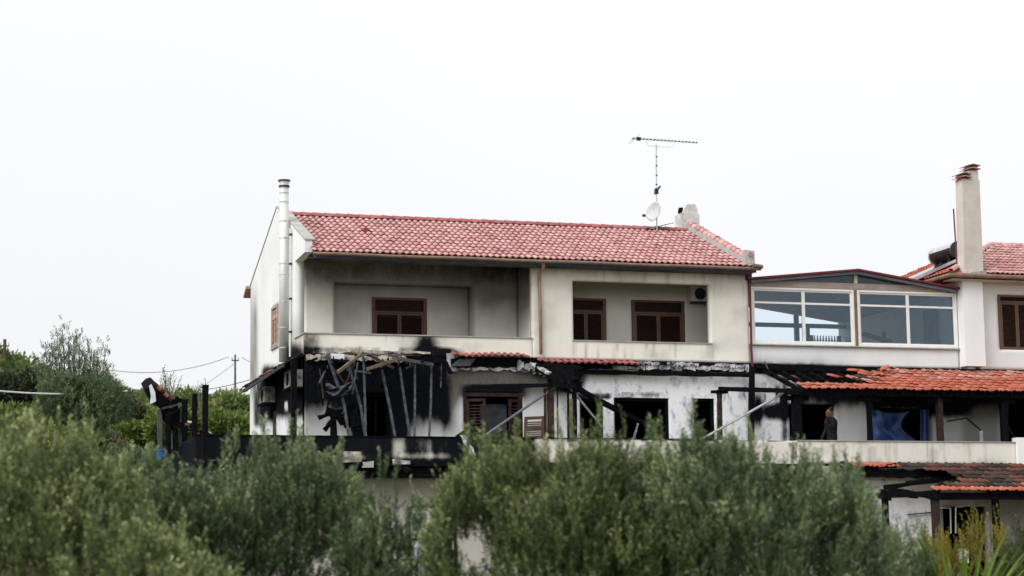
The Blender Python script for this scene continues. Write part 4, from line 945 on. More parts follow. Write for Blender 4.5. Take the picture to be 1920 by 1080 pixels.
# air conditioners
def aircon(label, p, w, d, h_, mats=('white_metal', 'dark_metal'), side=False):
    p = V(p); t_ = thing('air_conditioner', label, 'air conditioner', tuple(p))
    if not side:
        MB().box(p.x, p.x+w, p.y, p.y+d, p.z, p.z+h_).build('casing', mats[0], t_)
        MB().tube([(p.x+w*.42, p.y-.015, p.z+h_/2), (p.x+w*.42, p.y+.01, p.z+h_/2)], h_*.40, 20).build('fan_grille', mats[1], t_)
        MB().box(p.x+w*.80, p.x+w*.97, p.y-.012, p.y-.001, p.z+.05, p.z+h_-.05).build('louvre', mats[1], t_)
        MB().box(p.x+.05, p.x+w-.05, p.y+.02, p.y+d, p.z-.05, p.z-.001).build('bracket', 'dark_metal', t_)
    else:
        MB().box(p.x, p.x+w, p.y, p.y+d, p.z, p.z+h_).build('casing', mats[0], t_)
        MB().prism([(p.x-.012, p.y+d*.45+h_*.34*math.cos(t), p.z+h_/2+h_*.36*math.sin(t)) for t in np.linspace(0, 2*math.pi, 16, endpoint=False)], (.011, 0, 0)).build('fan_opening', mats[1], t_)
        MB().box(p.x-.05, p.x+w, p.y-.05, p.y+d+.05, p.z-.05, p.z-.003).build('bracket', 'charred_wood', t_)
    return t_
q = A(1295, 565, 1.1); aircon('small air conditioner high on the loggia back wall, right corner', (q.x, 1.02, q.z), .62, .3, .42, ('dish_grey', 'dark_metal'))
q = AX(496, 754, -.32); aircon('scorched outdoor unit on bracket near the rear corner of the side wall', (-.32, q.y, q.z), .3, .85, .45, ('grimy', 'charred_wood'), True)
q = AX(547, 724, -.34); aircon('grimy outdoor unit tucked under the tiled side canopy near the front corner', (-.34, q.y+.15, q.z), .32, .9, .46, ('grimy', 'charred_wood'), True)

# --- fallen rafters leaning in the left bay
def fallen(name, label, pts, w, mat='ashen_wood', cat='beam', group=None, seg=7, h=None):
    m = MB()
    for p, q in zip(pts[:-1], pts[1:]): m.beam(p, q, w, h or w, seg, .12)
    o = m.build(name, mat); return tagit(o, label, cat, group)
leanY0, leanY1 = -.25, -1.7
LR = [((614, 665), (645, 757), (656, 832), 'leaning burnt rafter nearest the left corner, bent at mid height'),
      ((649, 671), (676, 760), (687, 832), 'second leaning rafter from the left corner, sloping to the right'),
      ((681, 664), (684, 745), (686, 832), 'nearly upright ash-grey rafter crossing the foot of its left neighbour'),
      ((715, 688), (731, 765), (743, 832), 'leaning rafter in front of the black doorway, top under crossed laths'),
      ((747.5, 675), (759, 757), (771, 832), 'steeply leaning rafter just right of the black doorway'),
      ((778, 683), (778, 757), (777, 832), 'thin upright rafter standing over the white patch at the wall foot'),
      ((809, 685), (808, 757), (804, 832), 'rightmost thin rafter beside the soot-striped pier')]
for a_, b_, c_, lb in LR:
    p, q, r = A(*a_, leanY0), A(*b_, (leanY0+leanY1)/2), A(*c_, leanY1)
    fallen('fallen_rafter', lb, [p, q, r], .058, 'ashen_wood', 'rafter', 'burnt rafters leaning in the left bay')
fallen('broken_lath', 'short brown broken rafter end sloping down left below the parapet', [A(678, 664, -.45), A(633, 698, -1.0)], .075, 'pale_wood', 'rafter')
fallen('broken_lath', 'light brown broken lath whose free end points left above the doorway', [A(750, 672, -.5), A(688, 692, -.9)], .08, 'pale_wood', 'rafter')
fallen('broken_lath', 'blue-grey charred lath running right to the soot-striped pier', [A(742, 672, -.55), A(812, 684, -.5)], .09, 'grey_sheet', 'rafter')
fallen('broken_lath', 'short dark lath crossing under the light brown one', [A(696, 668, -.4), A(739, 690, -.8)], .075, 'scorched_wood', 'rafter')
# crumpled sheet and hanging debris
m = MB(); G = 9
pts = []
for i in range(G):
    for j in range(5):
        x = 611+ i*6.2; y = 714+ j*4.8 + 9*math.sin(i*.5)+(i*.9)
        p = A(x, y, -.9+.14*math.sin(i*1.7+j*2.1)); pts.append(p)
m.poly(pts, [(i*5+j, i*5+5+j, i*5+6+j, i*5+j+1) for i in range(G-1) for j in range(4)])
o = m.build('crumpled_sheet', 'grey_sheet'); tagit(o, 'crumpled dark metal sheet hanging between the two left leaning rafters', 'sheet metal'); o.modifiers.new('thickness', 'SOLIDIFY').thickness = .02
db = thing('collapsed_timber', 'black heap of collapsed charred timber ends against the white wall patch', 'debris', tuple(A(640, 826, -.6)))
for (p, q, w) in (((598, 783), (640, 770), .10), ((609, 806), (632, 778), .10), ((624, 834), (624, 776), .13), ((632, 834), (628, 778), .04), ((612, 770), (655, 788), .16), ((640, 790), (668, 765), .2), ((618, 745), (612, 772), .05), ((660, 760), (672, 800), .25)):
    MB().beam(A(*p, -.7+random.uniform(-.1, .1)), A(*q, -.6+random.uniform(-.15, .15)), w, w, 5, .25).build('timber', 'charred_wood', db)
tw = thing('ceiling_wreck', 'tangle of thin black laths hanging from the burnt ceiling of the left bay', 'debris', tuple(A(720, 672, -.3)))
rt_ = random.Random(31)
for k in range(34):
    x = rt_.uniform(592, 832); y = rt_.uniform(668, 700); a_ = rt_.gauss(0, .7); l_ = rt_.uniform(18, 70)
    x2 = x+math.sin(a_)*l_*.8; y2 = y+abs(math.cos(a_))*l_*(.9 if k % 2 else .35)
    MB().beam(A(x, y, rt_.uniform(-.5, -.08)), A(x2, y2, rt_.uniform(-.9, -.1)), .035, .05, 4, .3).build('lath', rt_.choice(['charred_wood', 'charred_wood', 'charred_wood', 'scorched_wood', 'grey_sheet']), tw)
for (p, q, w) in (((590, 690), (606, 760), .05), ((575, 700), (590, 690), .06), ((660, 765), (650, 800), .12), ((668, 745), (690, 770), .10), ((770, 735), (800, 728), .06), ((700, 722), (750, 730), .05), ((832, 676), (846, 700), .10)):
    MB().beam(A(*p, -.3), A(*q, -.5), w, w, 4, .3).build('lath', 'charred_wood', tw)
# black corner post, steel poles, charred beams in the middle
fallen('charred_post', 'tall black post standing at the left front corner of the lower floor', [A(551, 676, -.35), A(550.5, 832, -.35)], .14, 'charred_wood', 'post')
fallen('charred_beam', 'long horizontal charred beam on posts in front of the brown door', [A(884, 725, -2.4), A(1048, 722, -2.4), A(1076, 726, -2.4)], .10, 'charred_wood', 'beam')
fallen('charred_beam', 'thick black beam sloping down right across the burnt white wall', [A(1066, 718, -2.2), A(1120, 750, -1.6), A(1178, 779, -.6), A(1250, 815, .5)], .12, 'charred_wood', 'beam')
def pole(label, p, q, r, mat='blue_steel'):
    o = MB().tube([p, q], r, 8).build('steel_pole', mat); tagit(o, label, 'pole')
pole('dark steel pole slanting down left across the brown door', A(1042, 725, -2.35), A(896, 826, -2.0), .035, 'slate_blue')
pole('thin blue-grey pole slanting down right beneath the thick black beam', A(1068, 726, -2.3), A(1128, 800, -2.1), .03)
pole('shiny steel pole slanting from the black post down left over the white wall', A(1476, 733, -2.3), A(1318, 822, -2.35), .033, 'steel')
# posts of the middle bay
for (px_, y0, y1, w, mt, lb) in ((1022, 728, 832, .06, 'scorched_wood', 'thin dark upright to the left of the thick brown post'), (1032, 728, 834, .15, 'scorched_wood', 'thick post charred on top and brown below, under the horizontal beam'),
                                 (1045, 728, 834, .03, 'charred_wood', 'very thin black rod right of the thick brown post'), (1070, 748, 834, .10, 'pale_wood', 'light bare-wood post beside a black one near the broken wall'), (1076.5, 728, 834, .11, 'charred_wood', 'black post next to the light bare-wood post'), (1065, 730, 834, .05, 'charred_wood', 'slim black post on the left edge of the light bare-wood post')):
    fallen('post', lb, [A(px_, y0, -2.3), A(px_+1, y1, -2.3)], w, mt, 'post', None, 6)
tp = thing('charred_post', 'charred T-shaped post with short crosspiece standing before the white wall', 'post', tuple(A(1350, 834, -2.3)))
MB().beam(A(1349, 737, -2.3), A(1350, 834, -2.3), .11, .11, 8, .12).build('upright', 'scorched_wood', tp)
MB().beam(A(1334, 734.5, -2.3), A(1365, 735, -2.3), .10, .09, 5, .25).build('crosspiece', 'charred_wood', tp)
fallen('charred_beam', 'straight black beam lying level from the T-shaped post to the canopy corner', [A(1348, 729, -2.42), A(1508, 733.5, -2.42)], .11, 'charred_wood', 'beam', None, 12)
# black fallen mass at the corner between bays
cm_ = thing('collapsed_canopy_corner', 'black tangled remains of the canopy corner above the posts', 'debris', tuple(A(1050, 730, -1.2)))
for (p, q, w) in (((1010, 690), (1060, 722), .16), ((1025, 684), (1080, 716), .14), ((1035, 700), (1082, 700), .18), ((1045, 690), (1078, 730), .2), ((1050, 715), (1085, 722), .14), ((1020, 684), (1090, 690), .10), ((1030, 712), (1070, 735), .12), ((1072, 708), (1086, 706), .05), ((1078, 724), (1092, 716), .04)):
    MB().beam(A(*p, -.5+random.uniform(-.1, .1)), A(*q, -1.6+random.uniform(-.3, .2)), w, w*1.1, 7, .3).build('timber', 'charred_wood', cm_)
MB().beam(A(1000, 682, -.25), A(1029, 700, -1.0), .14, .06, 5, .25).build('pale_edge_board', 'white_block', cm_)
# broken shutter leaning
shutter_panel(None, 'broken_shutter', A(982, 826, -1.2), (1, 0, .05), (.05, 0, 1), .56, .62, 'brown_paint', 8)
tagit(bpy.data.objects['broken_shutter'], 'broken brown slatted shutter leaning right of the brown door', 'shutter')
# torn pale curtain over the parapet
pts = []
for i in range(12):
    for j in range(5):
        y = 816+i*3.4; x = 862+i*1.9+j*2.6+1.5*math.sin(i*1.1); pts.append(A(x, y, TY-.06-.03*math.sin(j*2.2+i*.7)))
o = MB().poly(pts, [(i*5+j, i*5+j+1, i*5+6+j, i*5+5+j) for i in range(11) for j in range(4)]).build('torn_curtain', 'white_sheet')
tagit(o, 'torn dirty white cloth draped over the blackened terrace parapet', 'cloth'); o.modifiers.new('thickness', 'SOLIDIFY').thickness = .01
fallen('charred_board', 'short charred board rising right beside the torn white cloth', [A(858, 822, -2.2), A(888, 803, -1.8)], .14, 'charred_wood', 'board')
# scraps through the dark windows
fallen('bent_strip', 'bright bent metal strip inside the large black window opening', [A(1197, 790, .35), A(1191, 812, .35), A(1188, 826, .3)], .05, 'steel', 'metal strip')
fallen('bent_strip', 'pale vertical strip inside the narrow black doorway by the posts', [A(1080, 780, .3), A(1083, 804, .3)], .03, 'steel', 'metal strip')
# blue tarp
pts = []; I, J = 22, 12
for i in range(I):
    t = i/(I-1)
    for j in range(J):
        s_ = j/(J-1)
        top = (1634+t*(1706-1634), 767+t*4+5*math.sin(t*3.1)); bot = (1640+t*(1722-1640), 832)
        cx = -26*t*math.sin(math.pi*min(1, s_*1.05))*(.9)+ 0
        x = top[0]+(bot[0]-top[0])*s_+cx; y = top[1]+(bot[1]-top[1])*s_
        pts.append(A(x, y, -.42+.10*math.sin(t*11+s_*5)+.07*math.sin(s_*13+t*6)+.05*math.sin(t*23-s_*9)))
o = MB().poly(pts, [(i*J+j, i*J+j+1, i*J+J+j+1, i*J+J+j) for i in range(I-1) for j in range(J-1)]).build('tarpaulin', 'blue_tarp', smooth=True)
tagit(o, 'slack blue tarpaulin hung across the left part of the dark opening', 'tarp'); o.modifiers.new('thickness', 'SOLIDIFY').thickness = .012
pts = []
for i in range(6):
    for j in range(8): pts.append(A(1726+i*3.0, 768+j*9, -.2+.05*math.sin(i*2)))
o = MB().poly(pts, [(i*8+j, i*8+j+1, i*8+9+j, i*8+8+j) for i in range(5) for j in range(7)]).build('curtain', 'blue_tarp'); tagit(o, 'narrow dark blue curtain at the right side of the dark opening', 'curtain'); o.modifiers.new('thickness', 'SOLIDIFY').thickness = .012
fallen('dangling_rail', 'broken metal rail dangling under the canopy right of the brown post', [A(1775, 790, -.5), A(1812, 784, -.7), A(1838, 806, -1.2)], .04, 'grey_sheet', 'rail')
o = MB().box(A(1836, 806, -1.2).x, A(1842, 806, -1.2).x, -1.22, -1.17, FL1, A(1838, 808, -1.2).z).build('white_bottle_post', 'white_sheet'); o.name = 'white_pipe'; tagit(o, 'short white plastic pipe standing beneath the dangling rail', 'pipe')
fallen('hanging_cable', 'curved grey cable hanging before the dark opening at the picture edge', [A(1890, 750, -.6), A(1889, 795, -.6), A(1897, 812, -.65), A(1910, 828, -.7)], .03, 'ashen_wood', 'cable', None, 4)

# ---------------- ruined pergola and charred poles on the left terrace
for (px_, y0, lb) in ((385, 722, 'tallest charred pole on the left terrace, nearest the house'), (365, 738, 'middle charred pole on the left terrace'), (346.5, 749, 'shortest charred pole on the left terrace, next to the wrecked shelter')):
    b = AX(px_, 760, -3.10); Yp = b.y
    p = V((-3.10, Yp, AX(px_, y0, -3.10).z)); q = V((-3.10, Yp, 4.4))
    t_ = thing('charred_pole', lb, 'pole', tuple(q), 'charred poles on the left terrace')
    MB().beam(q, p, .13, .13, 9, .10).build('pole', 'charred_wood', t_)
    MB().tube([p, p+V((.01, 0, .10)), p+V((-.03, 0, .17))], .008, 5).build('wire_end', 'dark_metal', t_)
pg = thing('wrecked_shelter', 'wrecked black shelter with tilted roof piece and torn white sheet left of the terrace', 'shelter', tuple(A(315, 850, 0)))
for (a_, b_, w, mt) in (((299, 768), (300, 850), .11, 'grey_sheet'), ((315, 770), (316, 862), .12, 'charred_wood'), ((329, 758), (329, 850), .13, 'charred_wood'), ((339, 762), (338, 838), .05, 'ashen_wood')):
    MB().beam(A(*a_, 0), A(*b_, 0), w, w, 6, .12).build('post', mt, pg)
MB().beam(A(303, 766, -.1), A(337, 758, -.1), .05, .05, 4, .05).build('pale_rail', 'ashen_wood', pg)
MB().prism([A(272, 731, .2), A(281, 722, .2), A(290, 719, .2), A(322, 750, .2), A(330, 757, .2), A(303, 768, .2), A(283, 754, .2)], (0, .9, .25)).build('roof_piece', 'charred_wood', pg)
za, zb = A(289, 718.5, .0), A(321, 750, .0); dd = zb-za
for k in range(5):
    p = za+dd*(k/5.); o = MB().tube([p, p+dd*.22], [.05, .042], 7).build('edge_tile', 'tile_dark_red' if k % 2 else 'scorched_wood', pg)
MB().prism([A(279.5, 723, .1), A(284, 720, .1), A(291, 735, .1), A(292.5, 752, .1), A(288, 755, .1), A(281, 757, .1), A(283, 742, .1)], (0, .02, 0)).build('torn_sheet', 'white_sheet', pg)
for (p, q, w) in (((318, 758), (340, 750), .10), ((325, 752), (333, 747), .09), ((300, 770), (335, 772), .14), ((306, 768), (299, 800), .06), ((318, 775), (330, 800), .3)):
    MB().beam(A(*p, 0), A(*q, .1), w, w, 4, .3).build('charred_piece', 'charred_wood', pg)
MB().prism([A(318, 815, .1), A(325, 812, .1), A(326, 838, .1), A(318, 845, .1)], (0, .03, 0)).build('white_panel', 'white_sheet', pg)
rb = thing('rubble_heap', 'small heap of broken orange tiles and charred boards between the charred poles', 'rubble', tuple(A(365, 812, -.8)))
for k in range(14):
    x = 350+random.uniform(0, 36); y = 814-random.uniform(0, 1)*(1-abs(x-360)/40)*22; c = A(x, y, -.8+random.uniform(-.3, .3))
    MB().beam(c, c+V((random.uniform(-.25, .25), random.uniform(-.2, .2), random.uniform(-.12, .12))), .12, .03, 2, .2).build('fragment', random.choice(['tile_orange', 'charred_wood', 'charred_wood', 'cream_block', 'tile_sooted']), rb)
MB().beam(A(346, 788, -.6), A(372, 812, -.6), .12, .05, 4, .2).build('board', 'charred_wood', rb)
tb = thing('blue_tub', 'blue plastic tub at the foot of the wrecked shelter', 'tub', tuple(A(302, 854, -.6)))
c = A(302, 850, -.6)
MB().tube([c+V((0, 0, -.12)), c+V((0, 0, .06))], [.10, .14], 14).build('body', 'blue_plastic', tb); MB().tube([c+V((0, 0, .062)), c+V((0, 0, .085))], .155, 14).build('rim', 'blue_plastic', tb)

# ================================================================== PERSON
pr = thing('person', 'person in dark jacket, hand raised to face, standing at the burnt doorway', 'person', (14.6, -1.15, FL1))
hd = A(1556, 775, -1.15); hx = hd.x; topz = A(1556, 763, -1.15).z; zf = FL1; HT = topz-zf
def skin_obj(name, verts, edges, radii, mat, parent, sub=2, root=0):
    L = wloc(parent); me = bpy.data.meshes.new(name); me.from_pydata([tuple(V(v)-L) for v in verts], edges, []); me.materials.append(MATS[mat])
    o = add_obj(name, me, parent); sk = o.modifiers.new('skin', 'SKIN'); sk.use_smooth_shade = True
    for i, r in enumerate(radii):
        r = (r, r) if not isinstance(r, tuple) else r
        me.skin_vertices[0].data[i].radius = r; me.skin_vertices[0].data[i].use_root = (i == root)
    sm = o.modifiers.new('subd', 'SUBSURF'); sm.levels = sub; sm.render_levels = sub; return o
def R_(x, y, z): return (hx+x, -1.15+y, zf+z*HT/1.80)
# faces left (-X), slightly towards the camera
bv = [R_(.03, 0, .95), R_(.05, 0, 1.12), R_(.05, 0, 1.30), R_(.03, 0, 1.44), R_(.0, 0, 1.52),          # 0-4 pelvis..neck
      R_(.03, -.17, 1.43), R_(-.04, -.24, 1.20), R_(-.22, -.14, 1.33), R_(-.13, -.08, 1.52),             # 5-8 near arm, hand at face
      R_(.03, .17, 1.42), R_(-.02, .24, 1.18), R_(-.16, .20, .98), R_(-.20, .20, .80),                  # 9-12 far arm
      R_(.04, -.10, .86), R_(.02, -.11, .48), R_(.07, -.11, .09), R_(-.07, -.12, .04),                    # 13-16 near leg
      R_(.04, .10, .86), R_(.0, .11, .48), R_(.05, .11, .09), R_(-.09, .12, .04)]                        # 17-20 far leg
be = [(0, 1), (1, 2), (2, 3), (3, 4), (3, 5), (5, 6), (6, 7), (7, 8), (3, 9), (9, 10), (10, 11), (11, 12), (0, 13), (13, 14), (14, 15), (15, 16), (0, 17), (17, 18), (18, 19), (19, 20)]
br = [(.13, .16), (.125, .15), (.13, .17), (.11, .14), .06, .075, .06, .048, .035, .075, .058, .045, .035, .095, .065, .048, .04, .095, .065, .048, .04]
skin_obj('body', bv, be, br, 'dark_cloth', pr)
# head
def R2(x, y, z): return R_(x, y, z)
hv = [R_(.0, 0, 1.50), R_(-.015, 0, 1.58), R_(-.02, 0, 1.66), R_(-.01, 0, 1.75)]
skin_obj('head', hv, [(0, 1), (1, 2), (2, 3)], [.055, (.075, .085), (.09, .10), (.06, .065)], 'skin', pr)
skin_obj('nose', [R_(-.10, 0, 1.66), R_(-.125, 0, 1.63)], [(0, 1)], [.012, .016], 'skin', pr, 1)
skin_obj('ear', [R_(.01, -.09, 1.66), R_(.015, -.095, 1.63)], [(0, 1)], [.02, .016], 'skin', pr, 1)
skin_obj('eyes', [R_(-.095, -.035, 1.675), R_(-.098, -.030, 1.675)], [(0, 1)], [.008, .008], 'hair', pr, 1)
skin_obj('mouth', [R_(-.10, -.02, 1.595), R_(-.10, .02, 1.595)], [(0, 1)], [.008, .008], 'scorched_wood', pr, 1)
skin_obj('hair', [R_(.045, 0, 1.67), R_(.025, 0, 1.735), R_(-.04, 0, 1.755)], [(0, 1), (1, 2)], [(.085, .098), (.098, .108), (.080, .088)], 'hair', pr)
hb_ = V(R_(-.13, -.08, 1.53))
skin_obj('hand', [hb_, hb_+V((.005, .0, .045)), hb_+V((.01, .005, .085))], [(0, 1), (1, 2)], [.03, (.04, .025), (.035, .02)], 'skin', pr, 1)
for k in range(4):
    b_ = hb_+V((.0, -.028+.018*k, .085)); ln = (.055, .065, .062, .048)[k]
    skin_obj('finger', [b_, b_+V((.012, .002, ln*.6)), b_+V((.035, .006, ln))], [(0, 1), (1, 2)], [.010, .009, .007], 'skin', pr, 1)
skin_obj('thumb', [hb_+V((.01, -.03, .03)), hb_+V((.03, -.045, .055)), hb_+V((.045, -.04, .08))], [(0, 1), (1, 2)], [.012, .010, .009], 'skin', pr, 1)
h2 = V(R_(-.20, .20, .80)); skin_obj('hand', [h2, h2+V((-.05, 0, -.02)), h2+V((-.09, 0, -.04))], [(0, 1), (1, 2)], [.03, (.038, .022), (.032, .018)], 'skin', pr, 1)
for k in range(4):
    b_ = h2+V((-.085, -.025+.017*k, -.04)); skin_obj('finger', [b_, b_+V((-.035, 0, -.02)), b_+V((-.05, 0, -.045))], [(0, 1), (1, 2)], [.010, .009, .007], 'skin', pr, 1)
skin_obj('thumb', [h2+V((-.02, -.03, -.01)), h2+V((-.05, -.05, -.02)), h2+V((-.075, -.05, -.035))], [(0, 1), (1, 2)], [.012, .010, .009], 'skin', pr, 1)

# ================================================================== VEGETATION
def leaves(base, dirs, up, L, Wd):
    """diamond leaf quads: base (N,3), dirs unit (N,3), up vectors (N,3) -> verts, quads"""
    side = np.cross(dirs, up); side /= np.linalg.norm(side, axis=1, keepdims=True)+1e-9
    nrm = np.cross(side, dirs)
    L = np.asarray(L).reshape(-1, 1); Wd = np.asarray(Wd).reshape(-1, 1)
    mid = base+dirs*L*.5+nrm*L*.06
    v = np.stack([base, mid+side*Wd*.5, base+dirs*L, mid-side*Wd*.5], 1).reshape(-1, 3)
    return v, np.arange(len(v)).reshape(-1, 4)
def unit_np(a): return a/(np.linalg.norm(a, axis=1, keepdims=True)+1e-9)
def sprigs(P, D, slen, nleaf, L, Wd, rng, tip=.25, tintb=None, droop=0.0):
    """leafy shoots: P base points, D directions; returns leaf verts, quads, tint + stem data"""
    n = len(P); k = np.linspace(.08, 1, nleaf); sl = slen*rng.uniform(.6, 1.25, n)
    pos = P[:, None, :]+D[:, None, :]*(sl[:, None]*k[None, :])[..., None]
    a = rng.normal(size=(n, 1, 3)); a = np.cross(np.broadcast_to(a, (n, nleaf, 3)), np.broadcast_to(D[:, None], (n, nleaf, 3)))
    a /= np.linalg.norm(a, axis=2, keepdims=True)+1e-9
    b = np.cross(D[:, None], a)
    ang = (np.arange(nleaf)*2.4)[None, :]+rng.uniform(0, 6.28, (n, 1))+rng.normal(0, .3, (n, nleaf))
    rd = a*np.cos(ang)[..., None]+b*np.sin(ang)[..., None]
    ld = D[:, None]*.85+rd*rng.uniform(.35, 1.0, (n, nleaf, 1))+np.array([0, 0, .12-droop])
    pos = pos.reshape(-1, 3); ld = unit_np(ld.reshape(-1, 3))
    upv = unit_np(rng.normal(size=(n*nleaf, 3))*.6+np.array([0, 0, 1.]))
    LL_ = L*rng.uniform(.65, 1.2, n*nleaf)*np.tile(1-.3*k, n)
    v, q = leaves(pos, ld, upv, LL_, Wd*rng.uniform(.8, 1.2, n*nleaf))
    tb_ = tintb if tintb is not None else rng.uniform(.1, .6, n)
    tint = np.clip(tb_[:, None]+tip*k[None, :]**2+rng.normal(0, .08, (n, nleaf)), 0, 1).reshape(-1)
    tv = np.repeat(tint, 4)
    # stems: thin 3-sided ribbons -> a crossed pair of quads
    e = P+D*sl[:, None]*.95; s1 = a[:, 0]*.0035; 
    sv = np.stack([P-s1, P+s1, e+s1*.4, e-s1*.4], 1).reshape(-1, 3); sq = np.arange(len(sv)).reshape(-1, 4)
    V_ = np.vstack([v, sv]); Q_ = np.vstack([q, sq+len(v)]); T_ = np.concatenate([tv, np.repeat(tb_, 4)*.6+.15])
    return V_, Q_, T_
def profile_tree(name, label, cat, d, prof, pc, depth, zbot, n, mat, slen, nleaf, L, Wd, seed, group=None, bark='bark', trunk_r=.09, gap=.42, dens=None, tipb=.25, limbs=7, scale3=1.4, ground=None, proud=9):
    """tree standing d metres off at bearing pc; prof = crown outline as (bearing px, top px) seen from the lane, made round in depth"""
    rng = np.random.default_rng(seed)
    c = AD(pc, 1000, d); gz = float(terr(np.array(c.x), np.array(c.y))) if ground is None else ground
    base = V((c.x, c.y, gz)); t_ = thing(name, label, cat, tuple(base), group)
    vd = V((c.x-EYE.x, c.y-EYE.y, 0)).normalized(); ud = V((vd.y, -vd.x, 0))
    us = np.array([(AD(p[0], p[1], d)-c).dot(ud) for p in prof]); zs = np.array([AD(p[0], p[1], d).z for p in prof])-slen*.62
    u0, u1 = us.min(), us.max(); um = (u0+u1)/2; hw = (u1-u0)/2
    P = np.zeros((0, 3))
    Ps = []; cnt = 0
    while cnt < n:
        m = 20000; u = rng.uniform(u0, u1, m); w = rng.uniform(-depth, depth, m)
        rr_ = np.sqrt(((u-um)/(hw*1.03))**2+(w/depth)**2); ok = rr_ < 1
        f = np.sqrt(np.clip(1-(w/depth)**2*.9, 0, 1))
        lump = .62+.38*vn(u*1.9+seed, w*1.9, seed)
        zt = zbot+(np.interp(u, us, zs)-zbot)*np.where(np.abs(w) < depth*.30, 1.0-.16*vn(u*3.1+seed, w*3, seed+2), f*lump+.1)-slen*.75
        z = zbot+(zt-zbot)*rng.uniform(0, 1, m)**.62
        ok &= rr_ < 1-.50*vn(u*1.7+seed*.7, z*1.7+seed, seed+31)*(np.abs(u-um) < hw*.85)
        surf = (zt-z)/np.maximum(zt-zbot, .1)
        nz3 = vn(u*scale3+z*.9+seed*3, w*scale3-z*1.3, seed+5)*.5+vn(u*scale3*2.3-z*2.1, z*scale3*2.2+w, seed+9)*.5
        ok &= nz3 > gap*(.55+.45*rng.random(m))
        if dens: ok &= rng.random(m) < dens(u, z, w)
        p = np.stack([u, w, z, surf], 1)[ok]; Ps.append(p); cnt += len(p)
    p = np.vstack(Ps)[:n]; u, w, z, surf = p.T
    K = 5; u, w, z, surf = (np.repeat(q_[:len(u)//K+1], K)[:len(u)] for q_ in (u, w, z, surf))
    hgt = rng.uniform(-.5, 1.25, len(u)); z = z+hgt*slen*.8*np.clip(1.3-surf*1.2, .35, 1); u = u+rng.normal(0, .035, len(u)); w = w+rng.normal(0, .035, len(u))
    # tall young shoots standing proud of the crown
    ns = int(hw*2*proud); su = rng.uniform(u0+hw*.08, u1-hw*.08, ns); sw = rng.uniform(-depth*.4, depth*.4, ns); sz = np.interp(su, us, zs)-slen*1.2; sh = rng.uniform(.15, .75, ns)**1.3*.95
    for q_ in range(ns):
        kk = K*2; tt = rng.random(kk)*sh[q_]; u = np.append(u, su[q_]+rng.normal(0, .028, kk)); w = np.append(w, sw[q_]+rng.normal(0, .028, kk)); z = np.append(z, sz[q_]+tt); surf = np.append(surf, np.zeros(kk))
    X = np.array(c)[None, :2]+u[:, None]*np.array(ud)[None, :2]+w[:, None]*np.array(vd)[None, :2]
    crng = np.repeat(rng.normal(size=(len(u)//K+1, 3)), K, axis=0)[:len(u)]; cr1 = np.repeat(rng.random(len(u)//K+1), K)[:len(u)]
    P = np.column_stack([X, z])
    out_ = np.column_stack([((u-um)/hw)[:, None]*np.array(ud)[None, :2]+(w/depth)[:, None]*np.array(vd)[None, :2], np.zeros(len(u))])
    D = unit_np(out_*.55*rng.uniform(.2, 1.3, (len(u), 1))+np.array([0, 0, 1.])*rng.uniform(.5, 1.3, (len(u), 1))+crng*.26+rng.normal(0, .16, (len(u), 3)))
    D[len(u)-ns*K*2:] = unit_np(np.array([0, 0, 1.3])+crng[len(u)-ns*K*2:]*.10+rng.normal(0, .16, (ns*K*2, 3)))
    cl = vn(u*2.2+3, z*2.2+w*1.5, seed+20)
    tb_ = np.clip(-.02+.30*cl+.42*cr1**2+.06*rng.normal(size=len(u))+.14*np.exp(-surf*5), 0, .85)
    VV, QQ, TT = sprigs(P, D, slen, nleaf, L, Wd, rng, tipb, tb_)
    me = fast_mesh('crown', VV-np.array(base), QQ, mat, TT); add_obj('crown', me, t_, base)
    # trunk and limbs
    zc = (zbot+zs.max())/2; tm = MB(); k0 = V((c.x, c.y, gz-.1)); k1 = k0+V((rng.uniform(-.1, .1), .05, max(.6, (zbot-gz)*.7)))
    tm.tube([k0, k0.lerp(k1, .5)+V((.03, 0, 0)), k1], [trunk_r*1.3, trunk_r, trunk_r*.85], 9); tm.build('trunk', bark, t_, smooth=True)
    for i in range(limbs):
        a_ = rng.uniform(0, 6.28); uu_ = um+hw*.62*math.cos(a_); ww = depth*.6*math.sin(a_); zt = zbot+(float(np.interp(uu_, us, zs))-zbot)*.75
        e = c+ud*uu_+vd*ww; e.z = zt; md = k1.lerp(e, .5)+V((rng.uniform(-.1, .1), rng.uniform(-.1, .1), .12))
        MB().tube([k1, k1.lerp(md, .5)+V((0, 0, -.02)), md, e], [trunk_r*.6, trunk_r*.42, trunk_r*.28, trunk_r*.1], 6).build('limb', bark, t_, smooth=True)
    return t_
OG = 'olive trees in front of the houses'
profile_tree('olive_tree', 'olive tree at the left edge, its tall pale shoots in front of the dark pine', 'tree', 23.5, [(-220, 850), (-120, 790), (0, 785), (50, 755), (95, 790), (150, 795), (200, 850), (245, 872), (300, 960), (350, 1040)], 40, 1.6, 1.2, 7000, 'olive_leaf_b', .28, 12, .074, .0200, 11, OG, tipb=.4)
profile_tree('olive_tree', 'dense olive tree below the charred poles and the burnt left corner', 'tree', 25.5, [(190, 905), (250, 868), (310, 852), (390, 850), (440, 858), (480, 840), (545, 812), (600, 825), (640, 862), (675, 920), (710, 1010)], 440, 1.6, 1.2, 8500, 'olive_leaf', .24, 12, .070, .0190, 12, OG)
profile_tree('olive_tree', 'small sparse olive between the two big crowns, white wall showing through', 'tree', 24.5, [(640, 930), (665, 905), (700, 888), (730, 890), (760, 915), (790, 940), (825, 985), (850, 1030)], 735, .9, 1.2, 900, 'olive_leaf', .24, 12, .070, .018, 13, OG, gap=.45, limbs=4, trunk_r=.05)
